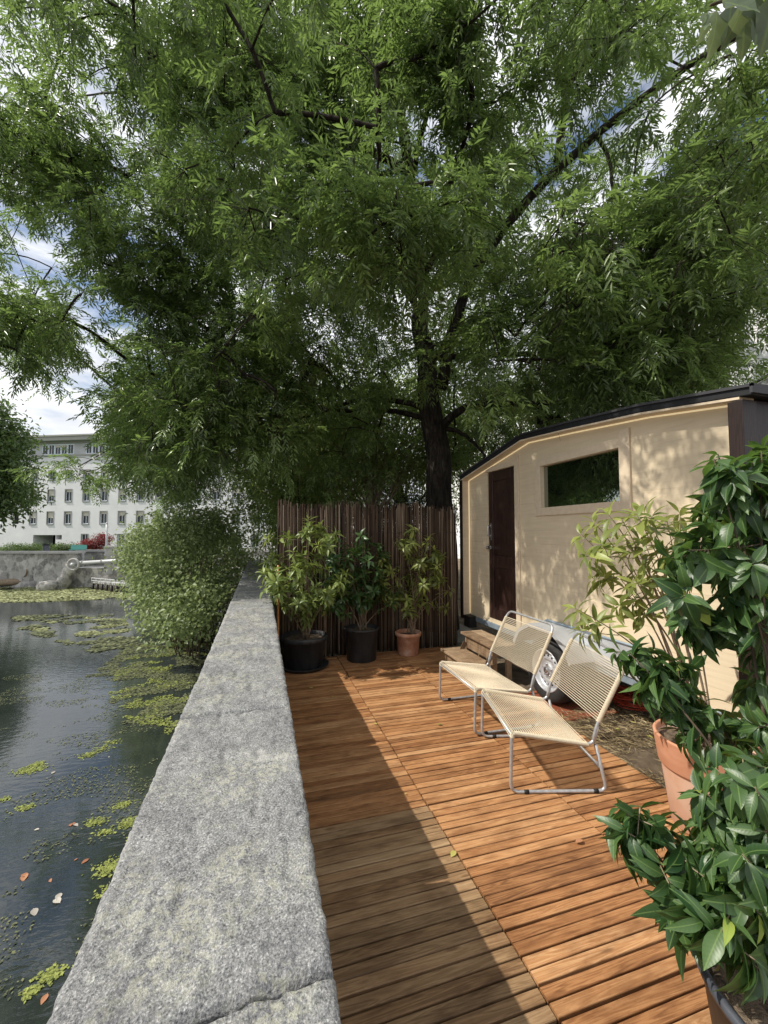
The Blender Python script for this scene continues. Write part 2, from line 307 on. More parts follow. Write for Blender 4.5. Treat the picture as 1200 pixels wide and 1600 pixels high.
class MB:
    def __init__(s): s.v = []; s.f = []; s.a = {}; s.sm = []; s.n = 0; s.nf = 0
    def add(s, v, f, smooth=False, **at):
        v = np.asarray(v, float).reshape(-1, 3); s.v.append(v); s.f += [[i+s.n for i in q] for q in f]; s.n += len(v)
        s.sm += [smooth]*len(f)
        for k, x in at.items(): s.a.setdefault(k, {})[s.nf] = (len(f), x)
        s.nf += len(f)
    def box(s, x0, x1, y0, y1, z0, z1, **at):
        s.add([(x0, y0, z0), (x1, y0, z0), (x1, y1, z0), (x0, y1, z0), (x0, y0, z1), (x1, y0, z1), (x1, y1, z1), (x0, y1, z1)],
              [(3, 2, 1, 0), (4, 5, 6, 7), (0, 1, 5, 4), (1, 2, 6, 5), (2, 3, 7, 6), (3, 0, 4, 7)], **at)
    def tube(s, pts, r, n=8, closed=False, cap=True, **at):
        P = np.asarray(pts, float); m = len(P); r = np.broadcast_to(np.asarray(r, float), (m,))
        if closed: T = nrm(np.roll(P, -1, 0)-np.roll(P, 1, 0))
        else:
            T = np.empty_like(P); T[1:-1] = P[2:]-P[:-2]; T[0] = P[1]-P[0]; T[-1] = P[-1]-P[-2]; T = nrm(T)
        u = np.cross(T[0], (0, 0, 1.)); 
        if np.linalg.norm(u) < .1: u = np.cross(T[0], (0, 1., 0))
        u = u/np.linalg.norm(u); a = np.arange(n)*2*math.pi/n; V = []
        for i in range(m):
            u = u-T[i]*(u@T[i]); u = u/max(np.linalg.norm(u), 1e-9); w = np.cross(T[i], u)
            V.append(P[i]+r[i]*(np.cos(a)[:, None]*u+np.sin(a)[:, None]*w))
        F = []; mm = m if closed else m-1
        for i in range(mm):
            j = (i+1) % m
            for k in range(n): l = (k+1) % n; F.append((i*n+k, i*n+l, j*n+l, j*n+k))
        if cap and not closed: F.append(tuple(range(n-1, -1, -1))); F.append(tuple((m-1)*n+k for k in range(n)))
        s.add(np.concatenate(V), F, True, **at)
    def lathe(s, prof, c=(0, 0, 0), n=40, axis='z', **at):
        a = np.arange(n)*2*math.pi/n; V = []
        for r, h in prof:
            if axis == 'z': V.append(np.stack([c[0]+r*np.cos(a), c[1]+r*np.sin(a), np.full(n, c[2]+h)], 1))
            else: V.append(np.stack([np.full(n, c[0]+h), c[1]+r*np.cos(a), c[2]+r*np.sin(a)], 1))
        F = []
        for i in range(len(prof)-1):
            for k in range(n): l = (k+1) % n; F.append((i*n+k, i*n+l, (i+1)*n+l, (i+1)*n+k))
        s.add(np.concatenate(V), F, True, **at)
    def prism(s, poly, x0, x1, **at):   # polygon in (y,z), extruded along x
        n = len(poly); V = [(x0, y, z) for y, z in poly]+[(x1, y, z) for y, z in poly]
        F = [tuple(range(n)), tuple(range(2*n-1, n-1, -1))]+[(i, i+n, (i+1) % n+n, (i+1) % n) for i in range(n)]
        s.add(V, F, **at)
    def build(s, name, m, parent=None, bevel=0, loc=None, fixn=True):
        me = bpy.data.meshes.new(name); V = np.concatenate(s.v); me.from_pydata(V.tolist(), [], s.f)
        me.polygons.foreach_set('use_smooth', s.sm)
        for k, d in s.a.items():
            a = me.attributes.new(k, 'FLOAT', 'FACE'); arr = np.zeros(s.nf, np.float32)
            for i, (n, x) in d.items(): arr[i:i+n] = x
            a.data.foreach_set('value', arr)
        me.materials.append(m)
        if fixn:
            bm = bmesh.new(); bm.from_mesh(me); bmesh.ops.recalc_face_normals(bm, faces=bm.faces); bm.to_mesh(me); bm.free()
        me.update(); o = bpy.data.objects.new(name, me); link(o, parent)
        if loc is not None: o.location = loc
        if bevel:
            bv = o.modifiers.new('edge', 'BEVEL'); bv.width = bevel; bv.segments = 2; bv.limit_method = 'ANGLE'
        return o
def np_mesh(name, V, F, m, parent=None, tint=None, uv=None, smooth=False):
    """F: (n,k) int array"""
    me = bpy.data.meshes.new(name); nf, k = F.shape
    me.vertices.add(len(V)); me.vertices.foreach_set('co', np.ascontiguousarray(V, np.float32).ravel())
    me.loops.add(nf*k); me.loops.foreach_set('vertex_index', np.ascontiguousarray(F, np.int32).ravel())
    me.polygons.add(nf); me.polygons.foreach_set('loop_start', np.arange(nf, dtype=np.int32)*k)
    try: me.polygons.foreach_set('loop_total', np.full(nf, k, np.int32))
    except Exception: pass
    if smooth: me.polygons.foreach_set('use_smooth', np.ones(nf, bool))
    me.update(calc_edges=True)
    if tint is not None:
        a = me.attributes.new('tint', 'FLOAT', 'FACE'); a.data.foreach_set('value', np.ascontiguousarray(tint, np.float32))
    if uv is not None:
        l = me.uv_layers.new(name='UVMap'); l.data.foreach_set('uv', np.ascontiguousarray(uv, np.float32).ravel())
    me.materials.append(m); me.validate(); o = bpy.data.objects.new(name, me); return link(o, parent)
def frame_of(D, N):
    D = nrm(D); N = N-D*(N*D).sum(-1, keepdims=True); N = nrm(N); return D, N, np.cross(D, N)
def leaves4(name, P, D, N, L, Wd, m, parent=None, tint=None, fold=.35, rng=None):
    """simple lance leaves, two triangles each, folded on the midrib"""
    D, N, B = frame_of(D, N); L = L[:, None]; Wd = Wd[:, None]
    mid = P+D*L*.45+N*Wd*fold
    V = np.stack([P, mid+B*Wd*.5, P+D*L-N*L*.06, mid-B*Wd*.5], 1).reshape(-1, 3)
    i = np.arange(len(P))*4; F = np.stack([np.stack([i, i+1, i+2], 1), np.stack([i, i+2, i+3], 1)], 1).reshape(-1, 3)
    if tint is None: tint = (rng or np.random.default_rng(1)).random(len(P))
    return np_mesh(name, V, F, m, parent, np.repeat(tint, 2))
def leaves15(name, P, D, N, L, Wd, droop, m, parent=None, tint=None, prof=None, fold=.18, wave=None):
    """shaped leaves: 6 stations x 3 verts, folded and arched, with UVs"""
    D, N, B = frame_of(D, N); n = len(P)
    st = prof or [(0, .05), (.08, .09), (.18, .5), (.32, .86), (.47, 1.), (.62, .93), (.76, .68), (.88, .36), (.96, .12), (1, .02)]
    V = []; UV = []
    for k, (t, w) in enumerate(st):
        c = P+D*(L*(t-.18*droop*t*t))[:, None]-N*(droop*L*t*t)[:, None]
        hw = (Wd*.5*w)[:, None]; lift = N*(Wd*w*fold)[:, None]
        wv = 0 if wave is None else N*(wave*Wd*w*np.sin(t*17+np.arange(n)))[:, None]
        V += [c+B*hw+lift+wv, c, c-B*hw+lift-wv]; UV += [(w, t), (0, t), (-w, t)]
    K = len(V); V = np.stack(V, 1).reshape(-1, 3)
    fl = []
    for k in range(len(st)-1):
        a = k*3; fl += [(a, a+1, a+4, a+3), (a+1, a+2, a+5, a+4)]
    fl = np.array(fl); F = (np.arange(n)[:, None, None]*K+fl[None]).reshape(-1, 4)
    uv = np.array(UV)[fl.ravel()]; uv = np.tile(uv, (n, 1))
    return np_mesh(name, V, F, m, parent, np.repeat(tint, len(fl)), uv, smooth=True)
def fillet(pts, r, n=6, closed=False):
    P = [np.asarray(p, float) for p in pts]; out = []; m = len(P)
    for i in range(m):
        if not closed and i in (0, m-1): out.append(P[i]); continue
        a, b_, c = P[i-1], P[i], P[(i+1) % m]; u = a-b_; w = c-b_; lu, lw = np.linalg.norm(u), np.linalg.norm(w)
        d = min(r, lu*.49, lw*.49); p0 = b_+u/lu*d; p1 = b_+w/lw*d
        for k in range(n+1):
            t = k/n; out.append((1-t)**2*p0+2*t*(1-t)*b_+t*t*p1)
    return np.array(out)
def bez(p0, p1, p2, n=8):
    t = np.linspace(0, 1, n)[:, None]; return (1-t)**2*np.asarray(p0)+2*t*(1-t)*np.asarray(p1)+t*t*np.asarray(p2)
def rot_rand(rng, n):
    v = rng.normal(size=(n, 3)); return nrm(v)

# ================================================================== SETTING
WZ = -1.0
def sheet(name, x0, x1, y0, y1, z, m, nx=1, ny=1, disp=None):
    xs = np.linspace(x0, x1, nx+1); ys = np.linspace(y0, y1, ny+1); X, Y = np.meshgrid(xs, ys); Z = np.full_like(X, z)
    if disp is not None: Z = Z+disp(X, Y)
    V = np.stack([X, Y, Z], -1).reshape(-1, 3); i = np.arange(nx*ny); a = i//nx*(nx+1)+i % nx
    F = np.stack([a, a+1, a+nx+2, a+nx+1], 1); o = np_mesh(name, V, F, m, smooth=nx > 1); return tag(o, kind='structure')
sheet('ground', -.25, 400, -60, 700, -.075, M['earth'])
sheet('far_bank', -400, -.25, 24.4, 700, -.45, M['grassm'])
sheet('path', -.25, 3.5, 5.6, 60, -.07, M['paving'])
sheet('pond_water', -90, -.2, -40, 24.3, WZ, M['water'])
sheet('soil_patch', 2.44, 5.2, -2, 5.6, -.03, M['earth'], 70, 160, lambda x, y: .035*(fbm(x*3, y*3, 3)-.5)+.02*(fbm(x*16, y*16, 5)-.5))

# ---- wooden deck of battens
mb = MB(); rng = random.Random(3)
cols = [(.142, .957), (.963, 1.757), (1.763, 2.455)]
ybr = [-1.03, .09, 1.21, 2.33, 3.45, 4.57, 5.40]
for ci, (xa, xb) in enumerate(cols):
    for pi in range(len(ybr)-1):
        y = ybr[pi]+.006; nb = round((ybr[pi+1]-ybr[pi])/.0522); st = (ybr[pi+1]-ybr[pi]-.006)/nb
        gbase = {(0, 2): .8, (0, 1): .9, (0, 0): .8, (0, 3): .12}.get((ci, pi), .06)
        if ci == 1 and pi == 2: gbase = .0
        dz = rng.uniform(-.002, .002)
        for k in range(nb):
            w = st-rng.uniform(.004, .0095); z = dz+rng.uniform(-.0016, .0016); ya = y+k*st+rng.uniform(-.001, .001); c = .0035
            sk = rng.uniform(-.0018, .0018); xe = [xa+rng.uniform(0, .003), xb-rng.uniform(0, .003)]
            prof = [(0, -.022), (0, -c), (c*.35, -c*.3), (c, 0), (w-c, 0), (w-c*.35, -c*.3), (w, -c), (w, -.022)]
            tl = rng.uniform(-.0012, .0012); V = []
            for xi, x in enumerate(xe):
                V += [(x, ya+p+(sk if xi else -sk), z+q+(tl if xi else -tl)) for p, q in prof]
            F = [tuple(range(8)), tuple(range(15, 7, -1))]+[(i, i+8, (i+1) % 8+8, (i+1) % 8) for i in range(8)]
            mb.add(V, F, rnd=rng.random(), grey=min(1, max(0, gbase+rng.uniform(-.12, .12))))
deck = tag(mb.build('wooden_deck', M['deck']), kind='structure')
mb = MB()
mb.box(.14, 2.45, -1.05, 5.41, -.07, -.0235)
o = mb.build('deck_frame', M['under'], deck)

# ---- granite-topped wall between pond and terrace
wall = place('parapet_wall', 'long grey granite topped parapet wall between pond and wooden deck', 'wall', (-.08, 3, -1.2))
joints = [-1.6, .752, 1.93, 3.185, 4.45, 5.7, 6.95, 8.2, 9.45, 10.7, 12, 14]
for k in range(len(joints)-1):
    y0, y1 = joints[k]+(.004 if k == 1 else .008), joints[k+1]-(.004 if k == 0 else .008); sk0, sk1 = (.012 if k == 1 else (.02*math.sin(k*3.)), .02*math.sin((k+1)*3.)) 
    if k == 0: sk1 = .012
    step = .0085 if y0 < 2 else (.014 if y0 < 5 else .03)
    xs = np.concatenate([[-.315, -.315, -.314], np.linspace(-.309, .129, int(.44/step)), [.134, .135, .135]]); ny = int((y1-y0)/step)
    ys = np.concatenate([[y0, y0], np.linspace(y0+.001, y1-.001, ny), [y1, y1]])
    X, Y = np.meshgrid(xs, ys); nxx = len(xs); nyy = len(ys)
    Z = np.full_like(X, .83)
    e = np.minimum(X+.315, .135-X); ey = np.minimum(Y-y0, y1-Y)
    rough = .009*(fbm(X*7, Y*5, 5, 3)-.5)+.008*(fbm(X*42, Y*20, 8, 4)-.5)+.006*(vn(X*120, Y*80, 4)-.5)
    pits = np.clip(vn(X*26, Y*9, 12)-.72, 0, 1)*.035
    Z = Z+rough-pits
    rr = .006+.016*fbm(Y*9, X*0+3, 6); Z = Z-np.where(e < rr, (rr-e)**2/rr*.7, 0)
    rj = .007+.014*vn(X*28, X*0+k, 7); Z = Z-np.where(ey < rj, (rj-ey)**2/rj*1.0, 0)
    if k == 0:      # the nearest joint is a worn crack, wider at its right part
        cr = np.clip(1-np.abs(y1-Y)/(.006+.012*vn(X*22, X*0, 9)), 0, 1); Z = Z-cr*.006
    X = X+np.where(np.abs(X+.09) > .2, np.sign(X+.09)*(.006*(fbm(Y*6, Y*0+np.sign(X), 11, 4)-.5)+.005*(vn(Y*60, X*0, 2)-.5)), 0)
    u = (X+.315)/.45; Y2 = Y+np.where(Y < (y0+y1)/2, sk0, sk1)*(u-.5)*2*np.clip(1-ey/.15, 0, 1)
    bot = np.zeros_like(Z, bool); bot[:, 0] = bot[:, -1] = True; bot[0, :] = bot[-1, :] = True
    Z = np.where(bot, .70, Z)
    V = np.stack([X, Y2, Z], -1).reshape(-1, 3); i = np.arange((nxx-1)*(nyy-1)); a = i//(nxx-1)*nxx+i % (nxx-1)
    np_mesh('coping_slab', V, np.stack([a, a+1, a+nxx+1, a+nxx], 1), M['granite'], wall, smooth=True)
mb = MB(); mb.box(-.285, .118, -1.7, 14, -2.2, .702); mb.build('wall_body', M['rubble'], wall)

# ================================================================== REED FENCE
def reed_fence(name, label, xa, xb, y, h, seed, parts=True):
    f = place(name, label, 'fence', ((xa+xb)/2, y, 0)); mb = MB(); r = random.Random(seed); x = xa
    while x < xb:
        for lay in (0, 1):
            rad = r.uniform(.003, .0062); yy = y+lay*.013+r.uniform(-.004, .004); hh = h+r.uniform(-.06, .04)+.03*math.sin(x*7)-(.14 if r.random() < .08 else 0)
            zb = r.uniform(-.06, .02); n = 5; lx = r.uniform(-.022, .022); P = []
            for k in range(n): t = k/(n-1); P.append((x+lx*(t-.5)+r.uniform(-.003, .003)+lay*.004, yy+r.uniform(-.003, .003), zb+(hh-zb)*t))
            mb.tube(P, rad, 5, cap=True, tint=min(1, max(0, r.gauss(.42, .32)+(.18 if lay == 0 and r.random() < .16 else 0))))
        x += r.uniform(.0055, .0095)
    mb.build('reed_matting', M['reed'], f, fixn=False)
    mb = MB()
    for z in (.25, .7, 1.15, 1.6): mb.tube([(xa+i*(xb-xa)/40, y-.011, z+.004*math.sin(i*1.7)) for i in range(41)], .0016, 4)
    mb.build('binding_wire', M['darkline'], f)
    for xx in np.linspace(xa+.05, xb-.05, 3): mb = MB(); mb.box(xx-.03, xx+.03, y+.03, y+.09, -.07, h-.1); mb.build('fence_post', M['darkwood'], f)
    return f
reed_fence('reed_fence', 'dark brown reed screen fence behind the three potted shrubs', .2, 2.725, 5.45, 1.97, 5)
c_ = place('bamboo_cane', 'upright orange bamboo cane between the granite wall and the black saucer pot', 'cane', (.2, 4.97, 0))
mb = MB(); mb.tube([(.205, 4.97, -.02), (.204, 4.971, .4), (.2, 4.972, .8), (.196, 4.975, 1.22)], [.014, .0135, .013, .012], 10)
st_ = mb.build('culm', M['cane'], c_); mb = MB()
for z in (.2, .48, .76, 1.02): mb = MB(); mb.lathe([(.0135, -.004), (.0155, 0), (.0135, .004)], (.2+.005*(1-z/1.2), 4.971, z), 10); mb.build('node_ring', M['stem'], c_)

# ================================================================== TRAILER
tr = place('trailer_cabin', 'cream wooden tiny house trailer with black roof and dark brown door', 'trailer', (3.9, 3.5, 0))
roofl = [(1.655, 2.462), (2.4, 2.566), (3.2, 2.634), (3.89, 2.682), (5.335, 2.412)]
def roofz(y):
    return float(np.interp(y, [p[0] for p in roofl], [p[1] for p in roofl]))
def slab_profile(x0, x1, ya, yb, top, bot, n=1):
    ys = sorted({ya, yb} | {p[0] for p in roofl if ya < p[0] < yb}); return [(y, roofz(y)+top) for y in ys]+[(y, roofz(y)+bot) for y in reversed(ys)]
mb = MB(); mb.prism(slab_profile(0, 0, 1.655, 5.335, 0, -.06), 2.725, 5.05); roof = mb.build('roof', M['roof'], tr, bevel=.006)
mb = MB(); mb.prism(slab_profile(0, 0, 1.64, 5.35, .006, -.012), 2.712, 2.726); mb.prism([(1.64, roofz(1.655)+.004), (1.655, roofz(1.655)+.006), (1.655, roofz(1.655)-.05), (1.64, roofz(1.655)-.05)], 2.712, 5.05)
mb.build('drip_edge', M['darkline'], roof)
# side wall with openings
dY, dZ = (4.175, 4.785), (.50, 2.385); wY, wZ = (2.695, 3.70), (1.862, 2.302)
out_ = [(1.79, .45), (5.29, .45)]+[(y, z-.075) for y, z in reversed([(1.79, roofz(1.79)), (2.4, roofz(2.4)), (3.2, roofz(3.2)), (3.89, roofz(3.89)), (5.29, roofz(5.29))])]
hole = lambda Y, Z: [(Y[0], Z[0]), (Y[0], Z[1]), (Y[1], Z[1]), (Y[1], Z[0])]
loops = [out_, hole(dY, dZ), hole(wY, wZ)]
XW = 2.85; flat = [p for l in loops for p in l]
tris = tessellate_polygon([[Vector((0, y, z)) for y, z in l] for l in loops])
mb = MB(); mb.add([(XW, y, z) for y, z in flat], [tuple(t) for t in tris])
k0 = 0
for l in loops:
    n = len(l)
    mb.add([(XW, y, z) for y, z in l]+[(XW+.045, y, z) for y, z in l], [(i, (i+1) % n, (i+1) % n+n, i+n) for i in range(n)])
mb.build('side_wall', M['cream'], tr)
mb = MB(); mb.prism([(1.74, .46), (5.31, .46)]+[(y, z-.07) for y, z in reversed(roofl[0:0]+[(1.74, roofz(1.74)), (2.4, roofz(2.4)), (3.2, roofz(3.2)), (3.89, roofz(3.89)), (5.31, roofz(5.31))])], 2.96, 5.0)
mb.build('cabin_body', M['black'], tr)
# overhang lining
mb = MB(); mb.prism(slab_profile(0, 0, 1.72, 5.30, -.061, -.076), 2.728, 2.851); mb.box(2.742, 2.851, 5.29, 5.325, .45, roofz(5.3)-.078); mb.build('overhang_lining', M['creamtrim'], tr)
mb = MB(); mb.box(2.722, 2.741, 5.288, 5.335, .40, roofz(5.33)-.065); mb.box(2.722, 5.0, 5.326, 5.345, .40, roofz(5.34)-.065); mb.build('corner_edge', M['darkwood'], tr)
mb = MB(); ys = [1.80, 2.4, 3.2, 3.89, 5.278]; P = [(2.838, y, roofz(y)-.086) for y in ys]+[(2.838, 5.278, z) for z in (2.2, 1.2, .47)]
mb.tube(fillet(P, .01, 2), .0065, 8); mb.build('light_strip', M['led'], tr)
# near end: post and dark boarded end wall
mb = MB(); mb.box(2.728, 2.852, 1.705, 1.788, .02, roofz(1.7)-.075, rnd=.3); mb.build('corner_post', M['darkwood'], tr, bevel=.004)
mb = MB(); x = 2.86; r_ = random.Random(4)
while x < 4.99: mb.box(x, x+.118, 1.72+r_.uniform(-.002, .002), 1.739, .45, roofz(1.72)-.07, rnd=r_.random()); x += .122
mb.build('end_wall', M['darkwood'], tr)
# door
mb = MB(); xs = 2.868
mb.box(xs, xs+.03, dY[0]+.004, dY[1]-.004, dZ[0]+.004, dZ[1]-.006, rnd=.35); door = mb.build('door', M['doorwood'], tr)
mb = MB(); fx0, fx1 = xs-.012, xs-.0005; st_w = .105
for a, b_, c0, c1, rn_ in ((dY[0]+.006, dY[0]+st_w, dZ[0]+.006, dZ[1]-.008, .5), (dY[1]-st_w, dY[1]-.006, dZ[0]+.006, dZ[1]-.008, .7)): mb.box(fx0, fx1, a, b_, c0, c1, rnd=rn_)
for c0, c1, rn_ in ((dZ[0]+.006, dZ[0]+.15, .2), (1.16, 1.30, .6), (dZ[1]-.13, dZ[1]-.008, .4)): mb.box(fx0+.001, fx1, dY[0]+st_w+.0005, dY[1]-st_w-.0005, c0, c1, rnd=rn_)
mb.build('door_frame', M['doorwood'], door, bevel=.004)
mb = MB(); hy = dY[1]-.055
mb.box(fx0-.005, fx0-.0005, hy-.02, hy+.02, 1.50, 1.72); hp = fillet([(fx0-.004, hy, 1.685), (fx0-.045, hy, 1.685), (fx0-.045, hy+.005, 1.555), (fx0-.004, hy, 1.555)], .02, 4); mb.tube(hp, .0075, 8); mb.build('handle', M['chrome'], door)
mb = MB(); mb.box(fx0-.03, fx0-.0005, hy-.025, hy+.05, 1.385, 1.43); mb.lathe([(0, -.022), (.016, -.022), (.016, 0)], (fx0-.012, hy+.06, 1.405), 16, 'x'); mb.build('lock', M['chrome'], door, bevel=.003)
for z in (.75, 1.45, 2.15):
    mb = MB(); mb.lathe([(.007, -.04), (.007, .04)], (fx0-.002, dY[0]-.001, z), 8); mb.build('hinge', M['chrome'], door)
mb = MB(); xt0, xt1 = XW-.018, XW+.0
mb.box(xt0, xt1, dY[0]-.085, dY[0]-.002, .455, 2.50); mb.box(xt0+.002, xt1, dY[0]-.001, dY[1]+.03, dZ[1]+.003, dZ[1]+.065); mb.build('door_surround', M['creamtrim'], tr, bevel=.003)
# window
w_ = .085; mb = MB(); xt0 = XW-.02
mb.box(xt0+.003, xt1, wY[0]-.0, wY[1]+w_, wZ[1]+.002, wZ[1]+w_-.005); mb.box(xt0+.003, xt1, wY[0], wY[1]+w_+.01, wZ[0]-w_, wZ[0]-.002)
mb.box(xt0, xt1, wY[0]-w_-.02, wY[0]-.001, wZ[0]-w_-.01, wZ[1]+w_+.06); mb.box(xt0+.001, xt1, wY[1]+.001, wY[1]+w_, wZ[0]-.0015, wZ[1]+.0015)
wf = mb.build('window_frame', M['creamtrim'], tr, bevel=.003)
mb = MB(); mb.box(XW+.03, XW+.036, wY[0]+.001, wY[1]-.001, wZ[0]+.001, wZ[1]-.001); mb.build('window_pane', M['glass'], wf)
# chassis
mb = MB(); mb.box(2.838, 2.90, 1.86, 5.27, .385, .448); mb.box(4.9, 4.96, 1.86, 5.27, .385, .448)
for y in (2.0, 2.9, 3.9, 5.0): mb.box(2.9, 4.9, y, y+.05, .385, .44)
mb.build('chassis_beam', M['steelblue'], tr, bevel=.004)
mb = MB(); mb.box(2.745, 2.85, 5.12, 5.285, .30, .448); mb.build('corner_box', M['black'], tr)
# side skirt and wheel arch
mb = MB(); mb.prism([(2.46, .452), (2.46, .62), (2.58, .70), (3.62, .70), (3.86, .56), (3.86, .452)], 2.826, 2.8365); sk_ = mb.build('side_skirt', M['fender'], tr)
mb = MB(); mb.tube([(2.822, 2.46, .625), (2.822, 2.58, .706), (2.822, 3.62, .706), (2.822, 3.86, .565)], .011, 8); mb.build('skirt_edge', M['steelblue'], sk_)
arch = [(3.86, .46), (3.77, .60), (3.60, .69), (3.24, .69), (3.08, .59), (3.00, .47)]
mb = MB(); A = np.array(arch); n = len(A)
V = []
for x, off in ((2.575, 0), (2.825, 0), (2.825, -.012), (2.575, -.012)):
    for y, z in arch: V.append((x, y-(y-3.43)*(.03 if off else 0), z+off))
F = []
for q in range(4):
    p = (q+1) % 4
    for i in range(n-1): F.append((q*n+i, q*n+i+1, p*n+i+1, p*n+i))
mb.add(V, F)
ins = [(y-(y-3.43)*.06, z-.032) for y, z in arch]
V = [(2.573, y, z) for y, z in arch]+[(2.573, y, z) for y, z in ins]+[(2.580, y, z) for y, z in ins]
F = [(i, i+1, n+i+1, n+i) for i in range(n-1)]+[(n+i, n+i+1, 2*n+i+1, 2*n+i) for i in range(n-1)]
mb.add(V, F); mb.build('mudguard', M['fender'], tr)
# wheel
wc = (2.62, 3.40, .285)
mb = MB(); tp = [(.190, .005), (.196, -.012), (.22, -.028), (.255, -.032), (.28, -.022), (.293, -.004), (.296, .02), (.296, .13), (.293, .155), (.275, .175), (.2, .18)]
mb.lathe([(r, h+.02) for r, h in tp], wc, 64, 'x')
tyre = mb.build('wheel', M['rubber'], tr)
mb = MB()
for k in range(4): mb.lathe([(.2962, .05+k*.028), (.2985, .052+k*.028), (.2985, .066+k*.028), (.2962, .068+k*.028)], wc, 64, 'x')
mb.build('tyre_tread', M['rubber'], tyre)
mb = MB(); mb.lathe([(.196, .022), (.199, .004), (.192, -.004), (.184, .004), (.178, .03), (.168, .048), (.158, .052), (.152, .044), (.12, .030), (.108, .026), (.095, .036), (.075, .042), (.062, .030), (.05, .022), (.034, .02), (.032, .03), (.0, .03)], wc, 64, 'x')
rim = mb.build('rim', M['rim'], tyre)
for k in range(16):
    mb = MB(); a = k*2*math.pi/16; c0 = np.array([wc[0], wc[1]+.133*math.cos(a), wc[2]+.133*math.sin(a)]); t = np.arange(10)*2*math.pi/10
    V = [(c0[0]+.033, c0[1]+.0095*math.cos(q), c0[2]+.0115*math.sin(q)) for q in t]+[(c0[0]+.05, c0[1]+.0095*math.cos(q), c0[2]+.0115*math.sin(q)) for q in t]
    mb.add(V, [tuple(range(10))]+[(i, (i+1) % 10, (i+1) % 10+10, i+10) for i in range(10)])
    mb.build('rim_hole_disc', M['black'], tyre)  # black disc paints the dark of a hole not cut in the rim
mb = MB()
for k in range(5):
    a = k*2*math.pi/5+.3; mb.lathe([(0, .0), (.0085, .0), (.0095, .004), (.0095, .03)], (wc[0]+.014, wc[1]+.056*math.cos(a), wc[2]+.056*math.sin(a)), 6, 'x')
mb.lathe([(0, -.002), (.024, -.002), (.03, .004), (.031, .03)], wc, 24, 'x'); mb.build('lug_nuts', M['chrome'], tyre)
mb = MB(); mb.tube([(2.7, 3.43, .275), (5., 3.43, .275)], .035, 10); mb.build('axle', M['black'], tr)

# ================================================================== STEPS
stp = place('wooden_steps', 'weathered two tread wooden steps below the trailer door', 'steps', (2.5, 4.3, 0))
r_ = random.Random(9)
def plank(mb, x0, x1, y0, y1, z0, z1): mb.box(x0, x1, y0, y1, z0, z1, rnd=r_.random())
for (x0, x1, z) in ((2.10, 2.385, .20), (2.37, 2.66, .385)):
    mb = MB(); xm = (x0+x1)/2
    plank(mb, x0, xm-.003, 3.93, 4.66, z-.028, z); plank(mb, xm+.003, x1, 3.93, 4.66, z-.028, z); mb.build('tread', M['stepwood'], stp, bevel=.004)
for y0 in (3.98, 4.56):
    mb = MB()
    plank(mb, 2.13, 2.19, y0, y0+.04, 0, .171); plank(mb, 2.40, 2.46, y0+.002, y0+.042, 0, .356); plank(mb, 2.58, 2.64, y0+.002, y0+.042, 0, .356)
    plank(mb, 2.191, 2.399, y0+.004, y0+.038, .09, .17); plank(mb, 2.461, 2.579, y0+.004, y0+.038, .26, .355)
    # diagonal brace
    mb.add([(2.21, y0-.001, .01), (2.26, y0-.001, .01), (2.41, y0-.001, .26), (2.36, y0-.001, .30), (2.21, y0+.003, .01), (2.26, y0+.003, .01), (2.41, y0+.003, .26), (2.36, y0+.003, .30)],
           [(0, 1, 2, 3), (7, 6, 5, 4), (0, 4, 5, 1), (1, 5, 6, 2), (2, 6, 7, 3), (3, 7, 4, 0)], rnd=r_.random())
    mb.build('side_frame', M['stepwood'], stp, bevel=.003)
mb = MB(); plank(mb, 2.405, 2.43, 4.022, 4.558, .21, .35); mb.build('riser', M['stepwood'], stp, bevel=.003)
mb = MB(); plank(mb, 2.14, 2.165, 4.022, 4.558, .05, .165); mb.build('riser', M['stepwood'], stp, bevel=.003)

